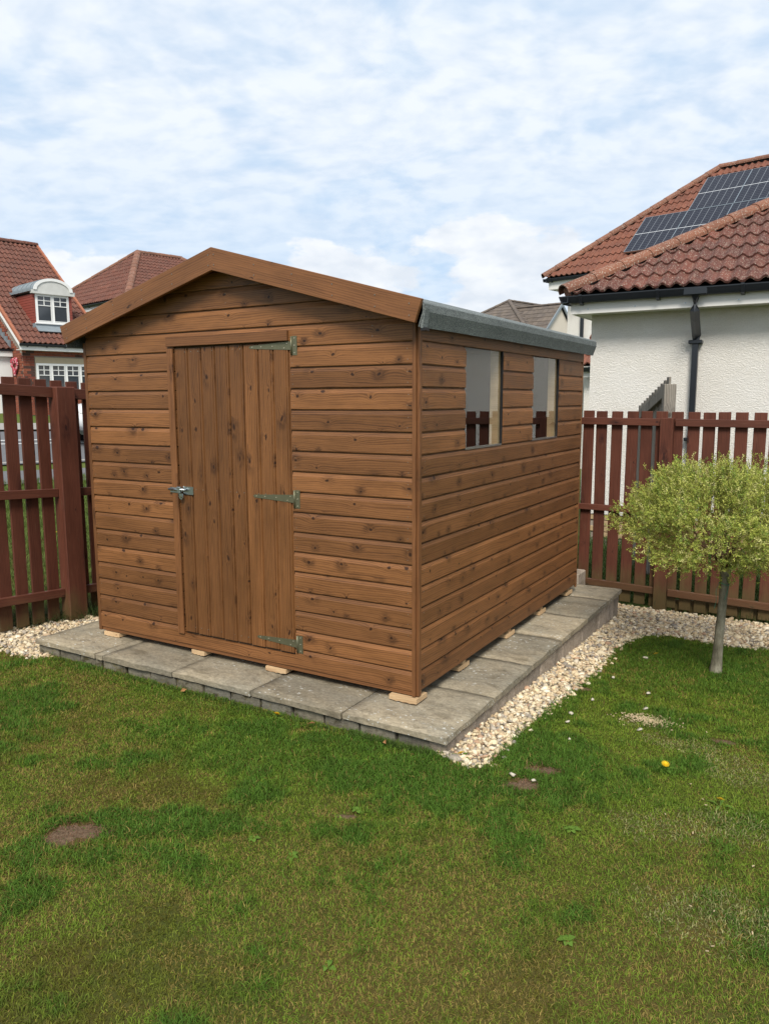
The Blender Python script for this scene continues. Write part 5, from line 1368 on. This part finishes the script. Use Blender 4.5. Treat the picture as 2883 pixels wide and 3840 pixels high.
def weed(x, y, label, n=6, L=.026):
    mb = MB()
    for i in range(n):
        a = 6.28*i/n+random.random()*.5; c_, s_ = math.cos(a), math.sin(a); l = L*random.uniform(.7, 1.2); w = l*.24
        zz_ = random.uniform(.008, .02); w *= 1.5; mb.poly([(c_*l*.1, s_*l*.1, .008), (c_*l*.5-s_*w, s_*l*.5+c_*w, zz_+.004), (c_*l*.85-s_*w*.6, s_*l*.85+c_*w*.6, zz_), (c_*l*1.1, s_*l*1.1, zz_-.002), (c_*l*.85+s_*w*.6, s_*l*.85-c_*w*.6, zz_), (c_*l*.5+s_*w, s_*l*.5-c_*w, zz_+.002)])
    o = mb.build('lawn_weed', M_weed, None, Matrix.Translation((x, y, tz(x, y)))); tagp(o, label, 'weed', 'broad leaved weeds in the lawn')
weed(-.02, -1.30, 'broad leaved weed left of the picture middle in the dry grass'); weed(.22, -.93, 'weed beside the tiny bare spot, toward the slab'); weed(1.20, -1.25, 'broad leaved weed near the bottom edge right of centre', 7, .032)
weed(.62, -1.72, 'single broad weed near the bottom edge left of centre', 4); weed(.18, -1.32, 'dark broad weed right of the pair in the dry grass', 5); weed(1.02, -.62, 'flattened weed in a grassy tuft below the gravel tip', 7, .032)
M_dleaf = plain('dry_leaf', (.34, .17, .07), .7, .2, var=.2)
for x_, y_, lb in ((-1.33, -.355, 'curled tan leaf against the slab foot below the door edge'), (.02, -.36, 'orange-brown dry leaf against the slab foot near the corner'), (-.42, -.36, 'tan dry leaf at the slab foot between the two right front slabs')):
    mb = MB(); mb.poly([(-.02, 0, 0), (-.004, -.011, .006), (.022, 0, .002), (-.002, .011, .008)]); o = mb.build('dry_leaf', M_dleaf, None, Matrix.Translation((x_, y_, tz(x_, y_)+.035)) @ Matrix.Rotation(random.uniform(0, 6), 4, 'Z') @ Matrix.Rotation(.7, 4, 'X')); tagp(o, lb, 'leaf')
M_chip = plain('wood_chip', (.46, .36, .22), .8, .2)
ch = MB()
for i in range(420):
    a, r_ = random.uniform(0, 6.28), abs(random.gauss(0, 1)); x_, y_ = 1.04+.10*r_*math.cos(a), .69+.05*r_*math.sin(a)
    if i > 395: x_, y_ = random.uniform(1.2, 1.9), random.uniform(-1.1, .6)
    ch.box((x_-.005, y_-.0018, tz(x_, y_)+.014), (x_+.005, y_+.0018, tz(x_, y_)+.0165), rot=Matrix.Rotation(random.uniform(0, 6), 3, 'Z') @ Matrix.Rotation(random.uniform(-.6, .6), 3, 'Y'))
tagp(ch.build('sawdust', M_chip), 'pale sawdust and chips scattered on the right of the lawn', 'sawdust', kind='stuff')

# ------------------------------------------------------------------ small standard willow
TX, TY = 1.23, 1.822; TZ = tz(TX, TY)
tree = thing('willow_tree', 'small lollipop shaped willow with pale variegated leaves on a bare grey trunk', 'tree', (TX, TY, TZ))
tr = MB(); tr.tube([(-.004, 0, -.03), (-.002, 0, .02), (.002, .004, .10), (.006, .006, .25), (.012, .010, .42), (.018, .012, .56), (.020, .012, .64), (.022, .012, .69), (.022, .01, .74)], [.048, .040, .033, .0285, .026, .0265, .029, .036, .025], 14)
for v in tr.bm.verts: v.co += Vector((random.uniform(-1, 1), random.uniform(-1, 1), 0))*.0018
tr.build('trunk', M_bark, tree, smooth=True)
limb = MB(); tips = []
for i in range(26):
    a = 2.399*i; el = R(12+60*((i*.618) % 1)); L = random.uniform(.35, .58)
    p0 = Vector((.022, .01, .70)); d_ = Vector((math.cos(a)*math.cos(el), math.sin(a)*math.cos(el), math.sin(el)))
    p1 = p0+d_*L*.5+Vector((0, 0, .03)); p2 = p0+d_*L+Vector((0, 0, -.03 if el < .6 else .0)); limb.tube([p0, p1, p2], [.010, .006, .003], 5)
limb.build('branches', M_twig, tree)
vs, ts, cs, tv, tt = [], [], [], [], []; bi = 0; ti = 0
nsh = 0; RX = .84
lc = np.array([(.40, .41, .095), (.29, .34, .060), (.50, .48, .18), (.18, .25, .045), (.34, .37, .070)])
cl = [(RNG.uniform(0, 2*np.pi), RNG.uniform(0, 1), RNG.uniform(.86, 1.06)) for _ in range(135)]
while nsh < 9000:
    # shoots grow in clumps through the shell of a shallow dome
    ca_, cu, cr_ = cl[RNG.integers(len(cl))]; a = ca_+RNG.normal(0, .085/(.35+cu)); u = np.clip(cu+RNG.normal(0, .045), 0, 1)
    th = np.sqrt(u)*1.0; rad = RX*(1+.10*np.sin(3*a+1)+.06*np.sin(5*a+2.2))
    depth = max(cr_-abs(RNG.normal(0, .18)), .2)
    und = RNG.random() < .26
    rr = th*rad*depth
    ztop = .80+.615*(1-th**2.3)*.98-.0
    zbot = .595+.28*th**.8+.05*np.sin(4*a+.7)*th
    if und: zc_ = zbot+abs(RNG.normal(0, .05)); 
    else: zc_ = zbot+(.66+.75*(1-th**2.2)*.93-zbot+.27)*0+(1.405-.42*th**2.4-zbot)*depth
    zc_ = zc_+RNG.normal(0, .025)
    p = np.array([rr*np.cos(a), rr*np.sin(a), zc_])
    c0 = np.array([.02, .01, .72]); dvec = p-c0; dvec /= np.linalg.norm(dvec)+1e-6
    dvec = dvec*.85+np.array([0, 0, .22 if not und else -.30])+RNG.normal(0, .42, 3); dvec /= np.linalg.norm(dvec)
    L = RNG.uniform(.03, .075); 
    if RNG.random() < .012 and not und: L = RNG.uniform(.15, .24); dvec = np.array([dvec[0]*.6, dvec[1]*.6, .8]); dvec /= np.linalg.norm(dvec)
    q = np.cross(dvec, [0, 0, 1.0]); q /= np.linalg.norm(q)+1e-6; w = np.cross(dvec, q)
    p0 = p-dvec*L*.6
    tv += [p0-q*.0011, p0+q*.0011, p0+dvec*L]; tt.append((ti, ti+1, ti+2)); ti += 3
    nl = int(L/.0050); shc = lc[RNG.choice(5, p=[.28, .22, .14, .16, .20])]
    for k_ in range(nl):
        f_ = (k_+.5)/nl; b_p = p0+dvec*L*f_; an = k_*2.4+RNG.uniform(-.4, .4); od = (q*np.cos(an)+w*np.sin(an))
        ld = dvec*RNG.uniform(.5, 1.0)+od*RNG.uniform(.5, .95)+np.array([0, 0, RNG.uniform(-.15, .15)]); ld /= np.linalg.norm(ld)
        sd_ = np.cross(ld, od+RNG.normal(0, .4, 3)); sd_ /= np.linalg.norm(sd_)+1e-6
        ll = RNG.uniform(.014, .024)*(1-.3*f_); lw_ = ll*.20
        vs += [b_p, b_p+ld*ll*.5+sd_*lw_, b_p+ld*ll, b_p+ld*ll*.5-sd_*lw_]
        ts += [(bi, bi+1, bi+2), (bi, bi+2, bi+3)]; bi += 4
        cc1 = shc*RNG.uniform(.72, 1.25)*(1+.18*f_); cs += [cc1]*4
    nsh += 1
link('crown', np_mesh('crown', np.array(vs), np.array(ts), M_leaf, np.array(cs)), tree)
link('twigs', np_mesh('twigs', np.array(tv), np.array(tt), M_twig), tree)
tw_ = thing('garden_twine', 'thin green twine knotted round the top of the willow trunk', 'string', (TX+.018, TY+.012, TZ+.60))
pts = [(.033*math.cos(a), .033*math.sin(a), .006*math.sin(2*a)) for a in [2*math.pi*i/16 for i in range(17)]]
MB().tube(pts, [.0022]*17, 5).build('loop', M_green, tw_)
MB().tube([(-.03, -.01, 0), (-.045, -.02, -.05), (-.040, -.02, -.12), (-.05, -.02, -.17)], [.0018]*4, 4).build('loose_end', M_green, tw_)
MB().tube([(.03, -.01, .0), (.02, -.03, -.06), (.01, -.032, -.10)], [.0018]*3, 4).build('loose_end', M_green, tw_)
